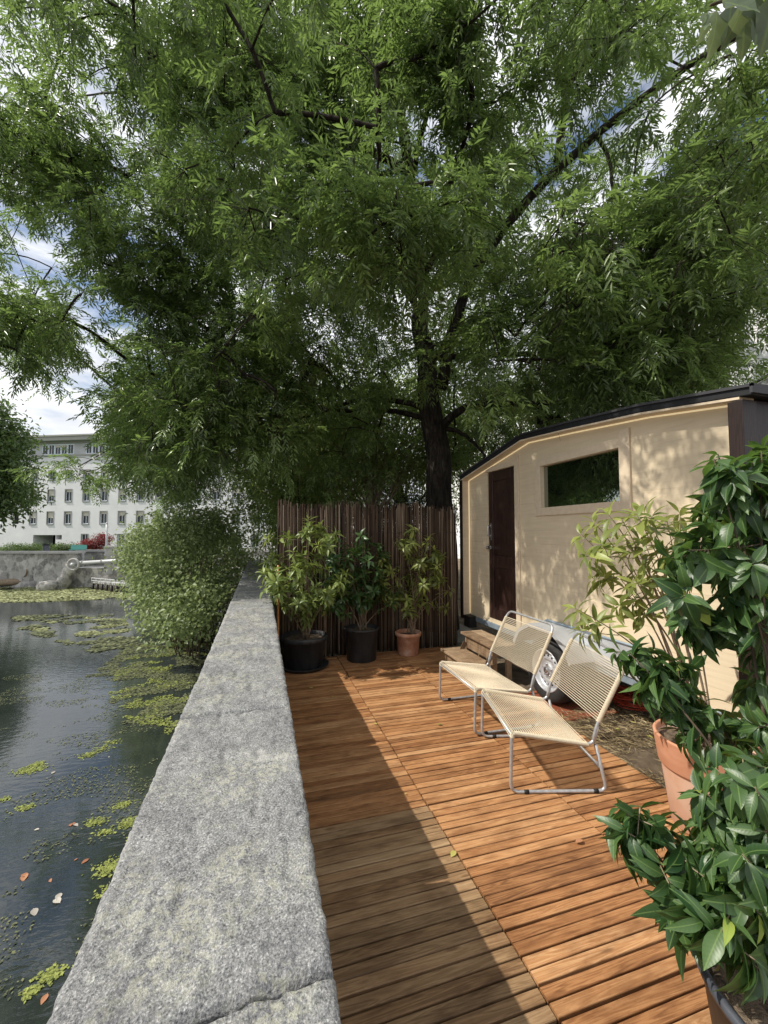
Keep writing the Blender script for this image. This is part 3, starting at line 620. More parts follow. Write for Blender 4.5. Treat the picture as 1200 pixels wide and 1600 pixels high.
# ================================================================== LOUNGE CHAIRS
def chair(name, label, loc, rz):
    """local: u (+x) to the rear, width along +y, front legs at x=0"""
    c = thing(name, label, 'chair', loc, rz, 'tubular steel lounge chairs on the deck'); W2 = .69; tr_ = .0105
    def side(y): return [(0, y, .36), (0, y, tr_)]
    f = .055
    # one bent tube: back frame, seat rails and front legs, then runners and rear legs
    mb = MB()
    bt = fillet([(.515, 0, .285), (.53, 0, .40), (.735, 0, .80), (.735+.01, .0+.0, .82), (.745, W2, .82), (.735, W2, .80), (.53, W2, .40), (.515, W2, .285)], .07, 6)
    for y in (0, W2):
        p = fillet([(.535, y, .40), (.505, y, .285), (0, y, .365), (-.012, y, .012), (.585, y, .012), (.52, y, .29)], f, 6); mb.tube(p, tr_, 10)
    bk = fillet([(.505, 0, .30), (.528, 0, .40), (.745, 0, .815), (.745, W2, .815), (.528, W2, .40), (.505, W2, .30)], .075, 7); mb.tube(bk, tr_, 10)
    mb.tube([(.0, 0, .352), (.0, W2, .352)], tr_*.9, 10); mb.tube([(.545, 0, .155), (.545, W2, .155)], tr_*.9, 10); mb.build('frame', M['galv'], c)
    for x in (.07, .50):
        for y in (0, W2):
            mb = MB(); mb.tube([(x, y, .0112), (x+.03, y, .0112)], tr_*1.18, 10); mb.build('foot_clip', M['black'], c)
    # cords
    cr = .0022
    def cords(path, n, name, gapseed):
        mb = MB(); P = np.array(path); L = np.concatenate([[0], np.cumsum(np.linalg.norm(np.diff(P, axis=0), axis=1))]); rr = random.Random(gapseed)
        T = nrm(np.gradient(P, axis=0))
        for i in range(n):
            s = L[-1]*(i+.5)/n; p = np.array([np.interp(s, L, P[:, k]) for k in range(3)]); t = np.array([np.interp(s, L, T[:, k]) for k in range(3)]); t /= np.linalg.norm(t)
            nn = np.array([-t[2], 0, t[0]]); 
            if nn[2] < 0: nn = -nn
            a = p+nn*(tr_+cr); b_ = p-nn*(tr_+cr); o_ = t*(L[-1]/n*.5); j = rr.uniform(-.0008, .0008)*t
            W_ = W2
            loop = [a+(0, 0, 0)+j, a+(0, W_, 0)-j, p+o_*.5+(0, W_+tr_+cr, 0), b_+o_+(0, W_, 0), b_+o_+j, p+o_*.5+(0, -tr_-cr, 0)]
            sag = nn*-.004
            loop = [a+(0, 0, 0), a+(0, W_*.5, 0)+sag, a+(0, W_, 0), p+o_*.4+(0, W_+tr_+cr, 0), b_+o_*.8+(0, W_, 0), b_+o_+(0, W_*.5, 0)-sag*.3, b_+o_, p+o_*.4+(0, -tr_-cr, 0)]
            mb.tube(loop, cr, 5, closed=True)
        # cord wound tightly round both rails
        for y in (0, W2):
            seg = []; m_ = int(L[-1]/.0062); k = np.arange(m_*8); sarr = k/len(k)*L[-1]
            p = np.stack([np.interp(sarr, L, P[:, q]) for q in range(3)], 1); t = nrm(np.stack([np.interp(sarr, L, T[:, q]) for q in range(3)], 1)); nn = np.stack([-t[:, 2], 0*t[:, 0], t[:, 0]], 1)
            an = k*2*math.pi/8; pts = p+(0, y, 0)+nn*(np.cos(an)*(tr_+.0022))[:, None]+np.array([0, 1., 0])*(np.sin(an)*(tr_+.0022))[:, None]
            mb.tube(pts, .0029, 4)
        return mb.build(name, M['cord'], c, fixn=False)
    seat = fillet([(0.003, 0, .335), (.003, 0, .365), (.43, 0, .297), (.47, 0, .291)], .05, 8); cords(seat, 32, 'seat_webbing', 1)
    back = np.linspace(bk_pt(0), bk_pt(1), 12); cords(back, 25, 'back_webbing', 2)
    return c
def bk_pt(t): a = np.array([.540, 0, .425]); b_ = np.array([.715, 0, .758]); return a+(b_-a)*t
c1 = chair('lounge_chair', 'cream cord lounge chair behind the other one, beside the wooden steps', (1.645, 2.985, 0), R(-1))
c2 = chair('lounge_chair', 'cream cord lounge chair closest to the terracotta pot, its back among leaves', (1.50, 2.275, 0), R(-15.5))

# ================================================================== POTS
def pot(name, label, c, rt_, rb, h, m, group=None, saucer=False, rim=.035, soil=.05, lip=.018, z0=0, band=None):
    p = place(name, label, 'plant pot', (c[0], c[1], z0), group); mb = MB()
    mb.lathe([(0, 0), (rb*.96, 0), (rb, .008), (rt_-.034, h-rim), (rt_-.012, h-.006), (rt_-lip, h-.006), (rt_-lip-.006, h-soil-.03)] if band else [(0, 0), (rb*.96, 0), (rb, .008), (rt_-.012-(rt_-rb)*rim/h, h-rim-.004), (rt_-.004, h-rim), (rt_+.002, h-rim*.5), (rt_, h-.004), (rt_-.006, h), (rt_-lip, h-.003), (rt_-lip-.006, h-soil-.03)], (c[0], c[1], z0), 56)
    mb.build('pot_body', m, p)
    if band: mb = MB(); mb.lathe([(rt_-.036, h-rim-.001), (rt_-.025, h-rim+.001), (rt_-.022, h-rim+.008), (rt_-.002, h-.008), (rt_-.001, h-.001), (rt_-.006, h+.004), (rt_-lip, h+.001), (rt_-lip-.003, h-.03)], (c[0], c[1], z0), 56); mb.build('rim', band, p)
    # crumbly soil
    nr, na = 14, 48; V = []; F = []
    for i in range(nr+1):
        r = (rt_-lip-.004)*i/nr
        for k in range(na):
            a = k*2*math.pi/na; x, y = c[0]+r*math.cos(a), c[1]+r*math.sin(a); V.append((x, y, z0+h-soil+.035*(float(fbm(x*14, y*14, 3))-.5)+.02*(float(vn(x*45, y*45, 5))-.5)))
    for i in range(nr):
        for k in range(na): l = (k+1) % na; F.append((i*na+k, i*na+l, (i+1)*na+l, (i+1)*na+k))
    mb = MB(); mb.add(V, F, True); mb.build('soil', M['soil'], p)
    if saucer:
        mb = MB(); mb.lathe([(0, .0005), (rb+.05, .0005), (rb+.075, .03), (rb+.082, .034), (rb+.078, .038), (rb+.06, .02), (0, .012)], (c[0], c[1], z0), 48); mb.build('saucer', m, p)
    return p
pot('plant_pot', 'black plastic pot on a saucer against the granite wall', (.515, 5.08), .275, .215, .375, M['blackpot'], saucer=True, rim=.06, z0=.001)
pot('plant_pot', 'plain black plastic pot standing between the saucer pot and the small clay pot', (1.24, 5.16), .222, .185, .40, M['blackpot'], rim=.025, z0=.001)
pot('plant_pot', 'small faded terracotta pot beside the wooden steps', (1.885, 5.21), .172, .135, .29, M['terraold'], rim=.05, z0=.001)
pot('plant_pot', 'large terracotta pot with pale lower half at the deck edge by the trailer post', (2.36, 1.72), .25, .175, .475, M['terrapale'], rim=.16, z0=.001, soil=.06, band=M['terra'])
pot('plant_pot', 'dark grey pot full of dry soil on the planks under the glossy laurel', (1.44, .74), .305, .24, .40, M['greypot'], rim=.03, z0=.001, soil=.03)
pot('plant_pot', 'second terracotta pot half hidden by laurel leaves at the dark corner post', (2.72, 1.42), .20, .15, .46, M['terra'], rim=.06, z0=-.02)

# ================================================================== SHRUBS
def shrub(name, label, base, tips, m, L, asp, seed, nleaf=9, group=None, droop=.35, spread=1., trail=.35, stem_r=.008, nstem=5, bushy=1., fold=.18, wave=None, lean=.5, stemmat=None, up=.35, el=(1.0, 1.35), sag=0.):
    """stems rise from the base to every tip; a whorl of shaped leaves at each tip and scattered leaves below it"""
    r = np.random.default_rng(seed); p = place(name, label, 'shrub', tuple(base), group); base = np.array(base, float)
    mb = MB(); LP, LD, LN, LL, LT = [], [], [], [], []
    STEMS = []; bases = [base+np.array([r.normal()*.03, r.normal()*.03, 0]) for _ in range(nstem)]
    for q, tip in enumerate(tips):
        tip = np.array(tip, float); b0 = bases[r.integers(nstem)]; sr = stem_r*r.uniform(.7, 1.15)
        if len(STEMS) >= nstem and r.random() < .85:      # branch off the nearest earlier stem
            best = min(((np.linalg.norm(S[i]-tip)+.25*max(0, S[i][2]-tip[2]), i, S, rr) for S, rr in STEMS for i in (4, 6, 8, 9, 10)), key=lambda e: e[0])
            b0 = best[2][best[1]]; sr = best[3][best[1]]*.8
        h = tip-b0; mid = b0+h*np.array([.28, .28, .62])+r.normal(size=3)*.04*lean*min(1, np.linalg.norm(h)*1.5)
        P = bez(b0, mid, tip, 14); rad = np.linspace(sr, .0018, 14); STEMS.append((P, rad)); mb.tube(P, rad, 6)
        dv = nrm(P[-1]-P[-3]); dv = nrm(dv+np.array([0, 0, up]))
        u = np.cross(dv, [.3, .9, .1]); u /= np.linalg.norm(u); w = np.cross(dv, u)
        def put(c, ang, el, ln, tint, sag=sag):
            d = np.array([0, 0, -sag])+math.cos(el)*(math.cos(ang)*u+math.sin(ang)*w)+math.sin(el)*dv
            d = nrm(d); LP.append(c); LD.append(d); LN.append(nrm(dv*1.2+np.array([0, 0, .6])+r.normal(size=3)*.28)); LL.append(ln); LT.append(tint)
        a0 = r.uniform(0, 6.28); nl = max(4, int(nleaf*r.uniform(.75, 1.25)))
        for k in range(nl):
            a = a0+k*2.4+r.normal()*.25; back = .012*k*L/.1*.45; s = k/nl
            put(tip-dv*back, a, el[0]-el[1]*s+r.normal()*.16, L*r.uniform(.7, 1.15)*(.62+.5*min(1, s*1.8+.2)), np.clip(r.normal(.42, .22)-.12*s, 0, 1) if r.random() > .014 else .995)
        ns = int(trail*14*bushy)
        for k in range(ns):
            t = 1-trail*r.uniform(.08, 1); i = t*13; i0 = min(12, int(i)); c = P[i0]+(P[i0+1]-P[i0])*(i-i0)
            put(c, r.uniform(0, 6.28), r.uniform(-.45, .5), L*r.uniform(.7, 1.1), np.clip(r.normal(.32, .2), 0, 1) if r.random() > .02 else .995)
    mb.build('stems', stemmat or M['stem'], p, fixn=False)
    LP = np.array(LP); LL = np.array(LL); n = len(LL)
    leaves15('leaves', LP, np.array(LD), np.array(LN), LL, LL*asp*r.uniform(.8, 1.2, n), droop*r.uniform(.1, 1.9, n), m, p, np.array(LT), fold=fold, wave=wave)
    return p
def cloud(seed, n, c, rad, zb=None, shell=.5):
    r = np.random.default_rng(seed); out = []
    while len(out) < n:
        v = r.normal(size=3); v /= np.linalg.norm(v); k = r.uniform(shell, 1)**.6; p = np.array(c)+v*k*np.array(rad)
        if zb is not None and p[2] < zb: continue
        out.append(p)
    return out
def clampy(T, ymax=5.42, xmin=None):
    for t in T:
        t[1] = min(t[1], ymax-.06)
        if xmin is not None and t[0] < xmin and t[2] < .95: t[2] = .95
    return T
T1 = clampy(cloud(1, 58, (.52, 4.95, 1.20), (.60, .42, .58), .60)+cloud(21, 12, (.40, 4.75, .95), (.45, .30, .25), .7), xmin=.2)
shrub('potted_shrub', 'tall pale green shrub growing from the black saucer pot', (.515, 5.08, .34), T1, M['midshrub'], .118, .28, 11, 9, 'potted shrubs before the reed fence', stem_r=.009, nstem=6, trail=.6, up=.5, bushy=2.)
T2 = clampy(cloud(2, 54, (1.15, 5.08, 1.08), (.50, .27, .50), .58)+[np.array(p) for p in ((1.6, 4.98, .72), (1.72, 5.0, .85), (.86, 4.93, .70), (1.0, 4.9, .62))])
shrub('potted_shrub', 'dark green shrub growing from the plain black pot', (1.24, 5.16, .36), T2, M['darkshrub'], .115, .36, 12, 8, 'potted shrubs before the reed fence', stem_r=.007, trail=.5, bushy=1.5)
T3 = clampy(cloud(3, 46, (1.92, 5.12, 1.10), (.52, .26, .58), .55)+[np.array(p) for p in ((2.35, 5.0, .62), (2.42, 5.02, .85), (2.3, 5.05, 1.0))])
shrub('potted_shrub', 'olive green drooping shrub growing from the small faded clay pot', (1.885, 5.21, .25), T3, M['olive'], .115, .29, 13, 9, 'potted shrubs before the reed fence', stem_r=.006, trail=.5, droop=.6, bushy=1.5)

# slender shrub in the big terracotta pot, in front of the trailer
px = [(908, 835), (925, 812), (948, 800), (972, 812), (996, 806), (1020, 822), (1042, 812), (915, 868), (938, 850), (962, 842), (986, 860), (1008, 850), (1035, 856), (925, 905), (948, 900), (970, 905), (992, 912), (1015, 895), (1040, 890),
      (898, 950), (905, 985), (930, 972), (1062, 800), (1070, 830), (960, 950), (1010, 960), (1000, 800), (985, 935), (1050, 930), (1064, 870), (1078, 905)]
r_ = np.random.default_rng(5)
T4 = [at(x, y, 2.22+r_.uniform(-.22, .22)) for x, y in px]
shrub('slender_shrub', 'slender yellow green shrub fanning out of the large terracotta pot', (2.36, 1.72, .42), T4, M['olive'], .112, .27, 14, 10, None, stem_r=.0075, nstem=7, trail=.3, droop=.4, up=.2)
# glossy laurel, close to the camera
LX = np.random.default_rng(12); extra = []
for _ in range(80):
    x, y = LX.uniform(1040, 1235), LX.uniform(690, 1160)
    if x < 1115 and y < 790 or x < 1075 and y < 850 or x < 1170 and y > 975: continue
    extra.append((x, y, LX.uniform(.95, 1.35)))
px = [(1150, 722, 1.15), (1190, 705, 1.0), (1175, 735, 1.3), (1118, 760, 1.2), (1140, 750, 1.0), (1196, 760, 1.0), (1070, 860, 1.05), (1040, 872, 1.15), (1098, 840, 1.1), (1120, 880, 1.0), (1150, 850, 1.15), (1182, 830, 1.05), (1080, 900, 1.1), (1130, 930, 1.05), (1160, 905, 1.0), (1190, 890, 1.15), (1110, 965, 1.1),
      (1150, 985, 1.05), (1185, 960, 1.0), (1175, 1015, 1.1), (1090, 990, 1.2), (1190, 1040, 1.05), (1160, 800, 1.2), (1195, 820, 1.25), (1140, 815, 1.2),
      (985, 1022, 1.25), (1012, 1050, 1.2), (1005, 1015, 1.3), (1045, 1075, 1.25), (1068, 1060, 1.2), (1050, 1030, 1.3), (1072, 1105, 1.2), (1092, 1125, 1.15), (1030, 1040, 1.2), (1085, 1080, 1.25), (960, 1018, 1.3), (1000, 1075, 1.25), (1060, 1090, 1.2), (1040, 1110, 1.2), (1100, 1095, 1.2), (1080, 1045, 1.25), (1110, 1140, 1.15), (1065, 1140, 1.2), (1020, 1020, 1.25),
      (1150, 1150, 1.15), (1182, 1120, 1.1), (1196, 1165, 1.05)]
T5 = [at(x, y, s+.25) for x, y, s in px+extra]
shrub('laurel_shrub', 'tall dark glossy laurel rising in front of the trailer post', (1.50, .80, .38), T5, M['laurel'], .092, .37, 15, 10, None, stem_r=.0075, nstem=4, trail=.45, droop=.5, up=.1, wave=.03, el=(.9, 1.3), sag=.55, bushy=1.5, stemmat=M['twig'])
px = [(1118, 1200, 1.1), (1150, 1215, 1.05), (1100, 1235, 1.15), (1180, 1230, 1.0), (1140, 1260, 1.1), (1105, 1275, 1.15), (1170, 1285, 1.05), (1195, 1300, 1.0), (1130, 1310, 1.1), (1160, 1335, 1.0), (1190, 1360, 1.0),
      (955, 1285, 1.25), (978, 1300, 1.2), (1000, 1262, 1.25), (968, 1262, 1.3), (1020, 1290, 1.2), (1045, 1380, 1.1), (1072, 1345, 1.15), (1085, 1420, 1.05), (1108, 1405, 1.1), (1060, 1430, 1.1), (1130, 1380, 1.05), (1165, 1410, 1.0), (1190, 1430, .98), (1120, 1455, 1.0), (1180, 1500, .95), (1090, 1310, 1.2), (1075, 1260, 1.25), (1120, 1345, 1.1), (1150, 1300, 1.15), (1100, 1370, 1.1), (1140, 1430, 1.0), (1170, 1250, 1.1), (1160, 1180, 1.15), (1198, 1400, 1.0), (1210, 1330, 1.0), (1198, 1200, 1.1), (1040, 1300, 1.2)]
px += [(x+a, y+b, s+.04) for x, y, s in px for a, b in ((14, 18), (-16, 22))][::2]+[(1100, 1285, 1.15), (1095, 1240, 1.15), (1112, 1325, 1.1)]
T6 = [at(x, y, s) for x, y, s in px if not (1030 < x < 1085 and 1190 < y < 1320)]
shrub('laurel_shrub', 'low spreading glossy laurel leaning out over the deck planks from the grey pot', (1.40, .76, .37), T6, M['laurel'], .086, .37, 16, 10, None, stem_r=.007, nstem=5, trail=.35, droop=.5, up=.05, wave=.03, el=(.9, 1.3), sag=.6, bushy=1.4)

# ================================================================== BIG ASH TREE
ash = place('ash_tree', 'large narrow leaved tree behind the reed fence spreading over the terrace and pond', 'tree', (3.0, 6.75, -.07))
def limb_pts(px): return [at(*p) for p in px]
def smooth(P, n):
    P = np.array(P); t = np.arange(len(P)); q = np.linspace(0, len(P)-1, n); o = np.stack([np.interp(q, t, P[:, k]) for k in range(3)], 1)
    for _ in range(3): o[1:-1] = (o[:-2]+2*o[1:-1]+o[2:])/4
    return o
TRUNK = [np.array([3.02, 6.75, -.1])]+limb_pts([(692, 790, 7.1), (680, 690, 7.1), (671, 620, 7.1), (661, 540, 7.0), (656, 470, 7.0), (650, 390, 6.9), (636, 250, 6.6), (612, 100, 6.4), (598, -40, 6.2)])
LIMBS = [
 ([(690, 610, 7.1), (703, 520, 7.0), (735, 430, 6.8), (765, 385, 6.6), (830, 300, 6.2), (930, 205, 5.7), (1060, 110, 5.2), (1180, 40, 4.8)], .115, .035),
 ([(690, 668, 7.1), (712, 645, 7.0), (740, 628, 6.9), (800, 633, 6.8), (900, 624, 6.7), (970, 640, 6.6), (1050, 640, 6.6)], .085, .02),
 ([(688, 672, 7.1), (715, 672, 7.05), (738, 690, 7.0), (757, 714, 6.9)], .05, .02),
 ([(680, 560, 7.1), (760, 556, 7.1), (880, 549, 7.0), (1000, 548, 6.9), (1080, 540, 6.8)], .06, .02),
 ([(656, 480, 7), (625, 440, 7.1), (590, 408, 7.2), (540, 385, 7.5), (505, 378, 7.9), (450, 388, 8.6), (360, 345, 9.4), (250, 335, 10.2), (140, 350, 10.8)], .10, .03),
 ([(640, 270, 6.7), (560, 228, 7.2), (490, 226, 7.8), (415, 160, 8.5), (370, 140, 9), (320, 85, 9.3), (270, 0, 9.4)], .08, .03),
 ([(415, 160, 8.5), (330, 145, 9.2), (230, 140, 9.8), (120, 150, 10.3)], .045, .02),
 ([(668, 640, 7.1), (620, 626, 7.3), (560, 622, 7.7), (480, 650, 8.3), (405, 668, 8.8)], .06, .02),
 ([(670, 655, 7.1), (600, 640, 7.5), (520, 645, 8.1), (400, 600, 9.2), (300, 620, 10), (210, 680, 10.6), (120, 730, 11)], .055, .015),
 ([(870, 255, 5.95), (885, 130, 5.6), (945, 65, 5.3), (1005, 0, 5.0)], .06, .03),
 ([(930, 212, 5.7), (952, 250, 5.7), (960, 320, 5.8), (985, 355, 5.9), (1008, 385, 6.0)], .03, .015),
 ([(640, 300, 6.7), (655, 220, 6.0), (672, 150, 5.2), (690, 100, 4.6)], .05, .02),
 ([(656, 440, 7.0), (740, 300, 7.6), (790, 180, 8.0), (840, 40, 8.3)], .06, .025),
 ([(612, 120, 6.4), (540, 60, 7), (470, -20, 7.5)], .05, .025),
 ([(640, 260, 6.6), (520, 300, 8), (400, 240, 9.5), (300, 230, 10.3)], .05, .02),
 ([(700, 530, 7.0), (780, 480, 7.6), (900, 440, 8.2), (1020, 430, 8.4), (1150, 450, 8.5)], .05, .02),
]
mb = MB(); tp = smooth(TRUNK, 40); hgt = np.linspace(0, 1, 40)
tr_r = np.interp(hgt, [0, .04, .12, .3, .5, .7, 1], [.36, .27, .225, .19, .14, .10, .05])
tp = tp+np.array([[.03*math.sin(i*.9), .03*math.cos(i*1.3), 0] for i in range(40)])*(hgt[:, None] > .05)
mb.tube(tp, tr_r, 16); mb.build('trunk', M['bark'], ash, fixn=False)
NODES, NPAR = [], []
for i in range(4, 40): NODES.append(tp[i])
for pl_, r0, r1 in LIMBS:
    P = smooth(limb_pts(pl_), 26); P = P+np.cumsum(np.random.default_rng(len(P)).normal(size=P.shape), 0)*.006; mb = MB(); mb.tube(P, np.linspace(r0, r1, 26)*.92, 9); mb.build('limb', M['bark'], ash, fixn=False)
    NODES += list(P[3:])
NODES = list(NODES); NL = len(NODES); NPAR = [-1]*NL
OUT = [(-400, -500), (1600, -500), (1600, 468), (1190, 468), (1100, 505), (1112, 580), (1000, 642), (800, 690), (726, 745), (620, 735), (560, 745), (480, 700), (420, 700), (330, 745), (250, 790), (170, 782), (128, 745), (66, 740), (85, 712), (150, 705), (185, 665), (185, 612), (222, 590), (186, 566), (172, 500), (130, 545), (75, 582), (0, 556), (-400, 560)]
HOLES = [([(930, 120), (1050, 150), (1060, 240), (1020, 380), (960, 390), (900, 300)], .30), ([(-50, 20), (60, 30), (40, 140), (-50, 160)], .15), ([(150, -10), (230, -10), (240, 70), (180, 110)], .4),
         ([(-50, 330), (60, 330), (40, 470), (-50, 480)], .45), ([(1150, 280), (1250, 280), (1250, 420), (1160, 400)], .4), ([(130, 430), (215, 440), (190, 560), (120, 545)], .25), ([(350, 745), (420, 720), (420, 810), (340, 820)], .1), ([(560, 620), (650, 600), (650, 690), (560, 690)], .55), ([(780, 300), (880, 330), (860, 430), (780, 420)], .6)]
rng = np.random.default_rng(42)
def sun_ok(P, keepwall):
    """leaves must not stand between the sun and the places that lie in full sun"""
    ok = np.ones(len(P), bool); kx, ky = -SUN.x/SUN.z, SUN.y/SUN.z
    for z0, mx_, my in ((0., 0, 0), (.85, 0, 0), (1.5, 0, 0)):
        h = P[:, 2]-z0; X = P[:, 0]+kx*h; Y = P[:, 1]-ky*h
        x1 = 2.75 if z0 < 1 else 2.3; y1 = 4.75 if z0 < .5 else (5.0 if z0 < 1 else 3.0)
        x0 = -.55 if z0 < 1 else .9
        ok &= ~((X > x0) & (X < x1) & (Y > -.4) & (Y < y1))
    t = 2.85-P[:, 0]; zw = P[:, 2]+t*SUN.z/SUN.x; yw = P[:, 1]+t*SUN.y/SUN.x
    on = (t > 0) & (yw > 1.6) & (yw < 5.5) & (zw > .3) & (zw < 2.6)
    kk = np.where(zw > 2.15, .7, np.where((yw > 3.3) & (zw > 1.0), .30, .12))
    ok &= ~on | (keepwall < kk); return ok
kx_, ky_ = -SUN.x/SUN.z, SUN.y/SUN.z
LANES = [([(700, 790), (675, 620), (658, 470)], 62), ([(700, 540), (765, 385), (930, 205), (1060, 110)], 30), ([(700, 665), (740, 628), (960, 636)], 26), ([(660, 640), (560, 622)], 22)]
want = 1500; Cs = []
while len(Cs) < want:
    n = 4000; u = rng.uniform(-330, 1530, n); v = rng.uniform(-420, 800, n); s = 3.3+(13.2-3.3)*rng.random(n)**.62
    P = np.stack([CC+ray(a, b)*q for a, b, q in zip(u, v, s)]); keep = inpoly(u, v, OUT)
    for poly, d in HOLES: keep &= ~inpoly(u, v, poly) | (rng.random(n) < d)
    keep &= ((u > -60) & (u < 1260) & (v > -60)) | (rng.random(n) < np.where((P[:, 0] > 1.) & (P[:, 0] < 5) & (P[:, 1] > 4.6), .6, .13))  # out-of-view crown: thin to let sun in, denser where added to shade the right
    dx = P[:, 0]-2.7; dy = P[:, 1]-6.9; dh = np.hypot(dx, dy); keep &= (dh < 8.3) & (P[:, 2] > 2.55+.10*np.maximum(0, 5-dh)) & (P[:, 2] < 11.0-.04*dh*dh)
    keep &= ~((P[:, 0] > 2.3) & (P[:, 1] < 5.7) & (P[:, 2] < 3.15)); keep &= sun_ok(P, rng.random(n))
    keep &= (dh > 2.2) | (rng.random(n) < .4)
    near = np.zeros(n, bool)
    for px_l, wd in LANES:
        for (xa, ya), (xb, yb) in zip(px_l[:-1], px_l[1:]):
            tt = np.clip(((u-xa)*(xb-xa)+(v-ya)*(yb-ya))/((xb-xa)**2+(yb-ya)**2), 0, 1); near |= np.hypot(u-xa-tt*(xb-xa), v-ya-tt*(yb-ya)) < wd*7/np.maximum(s, 3)
    keep &= ~((s > 7.8) & (u > 450) & (u < 1120) & (v > 430)) | (rng.random(n) < .4)
    keep &= ~near | (s > 7.2) | (rng.random(n) < .10)
    hx = P[:, 0]+kx_*(P[:, 2]-.8); hy = P[:, 1]-ky_*(P[:, 2]-.8); keep &= ~((hx > -4.2) & (hx < -.2) & (hy > 7.2) & (hy < 14)) | (rng.random(n) < .1); hx = hx-kx_*1.; keep &= ~((hx > -.2) & (hx < 4.2) & (hy > 7.0) & (hy < 13)) | (rng.random(n) < .45)
    sx0, sy0 = P[:, 0]+kx_*P[:, 2], P[:, 1]-ky_*P[:, 2]; shaft = vn(sx0*.6+9, sy0*.6+3, 21); zl = 4.6+2.6*vn(sx0*.8, sy0*.8, 33)
    keep &= ~((shaft > .5) & (P[:, 2] > zl)) | (rng.random(n) < .12)
    keep &= ~((np.hypot(sx0-5.9, sy0-3.1) < 2.1) & (P[:, 2] > 4.9)) | (rng.random(n) < .05)
    keep &= ~((sx0 > 1.3) & (sx0 < 5.8) & (sy0 > 8.3) & (sy0 < 12.5) & (P[:, 2] > 4.8)) | (rng.random(n) < .22)
    keep &= ~((s > 7.6) & (u > 300) & (u < 660) & (v > 560)) | (rng.random(n) < .3)
    # clumps: thin out where a 3D noise is low
    nzv = np.array([mnoise.noise(Vector(p)*.62) for p in P]); keep &= (nzv > .0) | (rng.random(n) < .15)
    Cs += list(P[keep])
Cs = Cs[:want]
nw = 0
while nw < 75:     # the long low boughs reaching out over the pond
    u, v, q = rng.uniform(80, 350), rng.uniform(590, 790), rng.uniform(7.5, 10.5); p = CC+ray(u, v)*q
    h_ = p[2]-.8; hx, hy = p[0]+kx_*h_, p[1]-ky_*h_
    if u < 200 and rng.random() < .55: continue
    if u > 325 and v > 700: continue
    if -4 < hx < -.2 and 7.2 < hy < 14 and rng.random() < .8: continue
    if inpoly(np.array([u]), np.array([v]), OUT)[0] and sun_ok(p[None], np.zeros(1))[0] and mnoise.noise(Vector(p)*.7) > -.1: Cs.append(p); nw += 1
nw = 0
while nw < 95:      # the near hanging bough in full sun
    u, v, q = rng.uniform(585, 745), rng.uniform(-40, 455), rng.uniform(3.7, 4.9); p = CC+ray(u, v)*q
    if (v < 400 or u < 640) and sun_ok(p[None], np.zeros(1))[0] and mnoise.noise(Vector(p)*.9) > -.15: Cs.append(p)
    nw += 1
nw = 0
while nw < 46:      # extra clumps added along the sun's path to dapple the trailer wall
    yw, zw, t = rng.uniform(1.9, 5.4), rng.uniform(.9, 2.7), rng.uniform(2.8, 6.5)
    if zw < 2.05 and not (yw > 3.1 and rng.random() < .8): continue
    p = np.array([2.85, yw, zw])+np.array(SUN)/abs(SUN.x)*.9*t; u, v, w = projn(p[None])
    if inpoly(u, v, OUT)[0] and sun_ok(p[None], np.zeros(1))[0] and p[2] > 3.0: Cs.append(p); nw += 1
Cs = np.array(Cs)
# join every clump to the nearest part of the skeleton
A0 = np.array(NODES); d0 = np.array([np.min(((A0-c)**2).sum(1)) for c in Cs]); order = np.argsort(d0)
ND = np.zeros((NL+len(Cs)*4, 3)); ND[:NL] = A0; cnt = NL; PAR = -np.ones(len(ND), int); CH = []
for q in order:
    c = Cs[q]; D2 = ((ND[:cnt]-c)**2).sum(1)+np.maximum(0, ND[:cnt, 2]-c[2]+.1)*.25; j = int(np.argmin(D2)); p0 = ND[j]; d = c-p0; ln = np.linalg.norm(d)
    pr = j; ids = [j]
    for t in (.33, .67, 1.0):
        w = p0+d*t+np.array([0, 0, .13*ln*math.sin(math.pi*t*.9)])+(rng.normal(size=3)*.045*ln if t < 1 else 0); ND[cnt] = w; PAR[cnt] = pr; pr = cnt; ids.append(cnt); cnt += 1
    CH.append(ids)
load = np.zeros(cnt)
for ids in CH: load[ids[-1]] += 1
for i in range(cnt-1, NL-1, -1):
    if PAR[i] >= 0: load[PAR[i]] += load[i]
mb = MB()
for ids in CH:
    P = smooth(ND[ids], 6) if len(ids) > 2 else ND[ids]; rr = [.0045*math.sqrt(min(load[i], 60))+.0025 for i in ids[1:]]; rr = [rr[0]]+rr
    mb.tube(P, np.interp(np.linspace(0, 3, 6), range(4), rr), 5, cap=False)
# twigs and leaflets
TW = 6; K = len(Cs); tips = Cs[:, None]+rng.normal(size=(K, TW, 3))*np.array([.33, .33, .24])+np.array([0, 0, -.06]); 
for k in range(K):
    for j in range(TW):
        a, b_ = Cs[k], tips[k, j]; mb.tube([a, (a+b_)/2+np.array([0, 0, .05]), b_], [.0035, .0028, .0015], 3, cap=False)
mb.build('branches', M['bark'], ash, fixn=False)
FR = 7; t = rng.uniform(.25, 1.05, (K, TW, FR, 1)); ax = tips-Cs[:, None]
fp = Cs[:, None, None]+ax[:, :, None]*t; fp = fp.reshape(-1, 3); n = len(fp)
fd = nrm(np.repeat(nrm(ax).reshape(-1, 3), FR, 0)*.75+rng.normal(size=(n, 3))*.55+np.array([0, 0, -.28]))
side = nrm(np.cross(fd, np.array([0, 0, 1.])+rng.normal(size=(n, 3))*.25)); fn = np.cross(side, fd); fn = np.where(fn[:, 2:3] < 0, -fn, fn)
FL = rng.uniform(.15, .24, n); NLF = 9
ct = rng.random(K); tint_f = np.clip(np.repeat(ct, TW*FR)*.6+rng.random(n)*.4-.05, 0, 1)
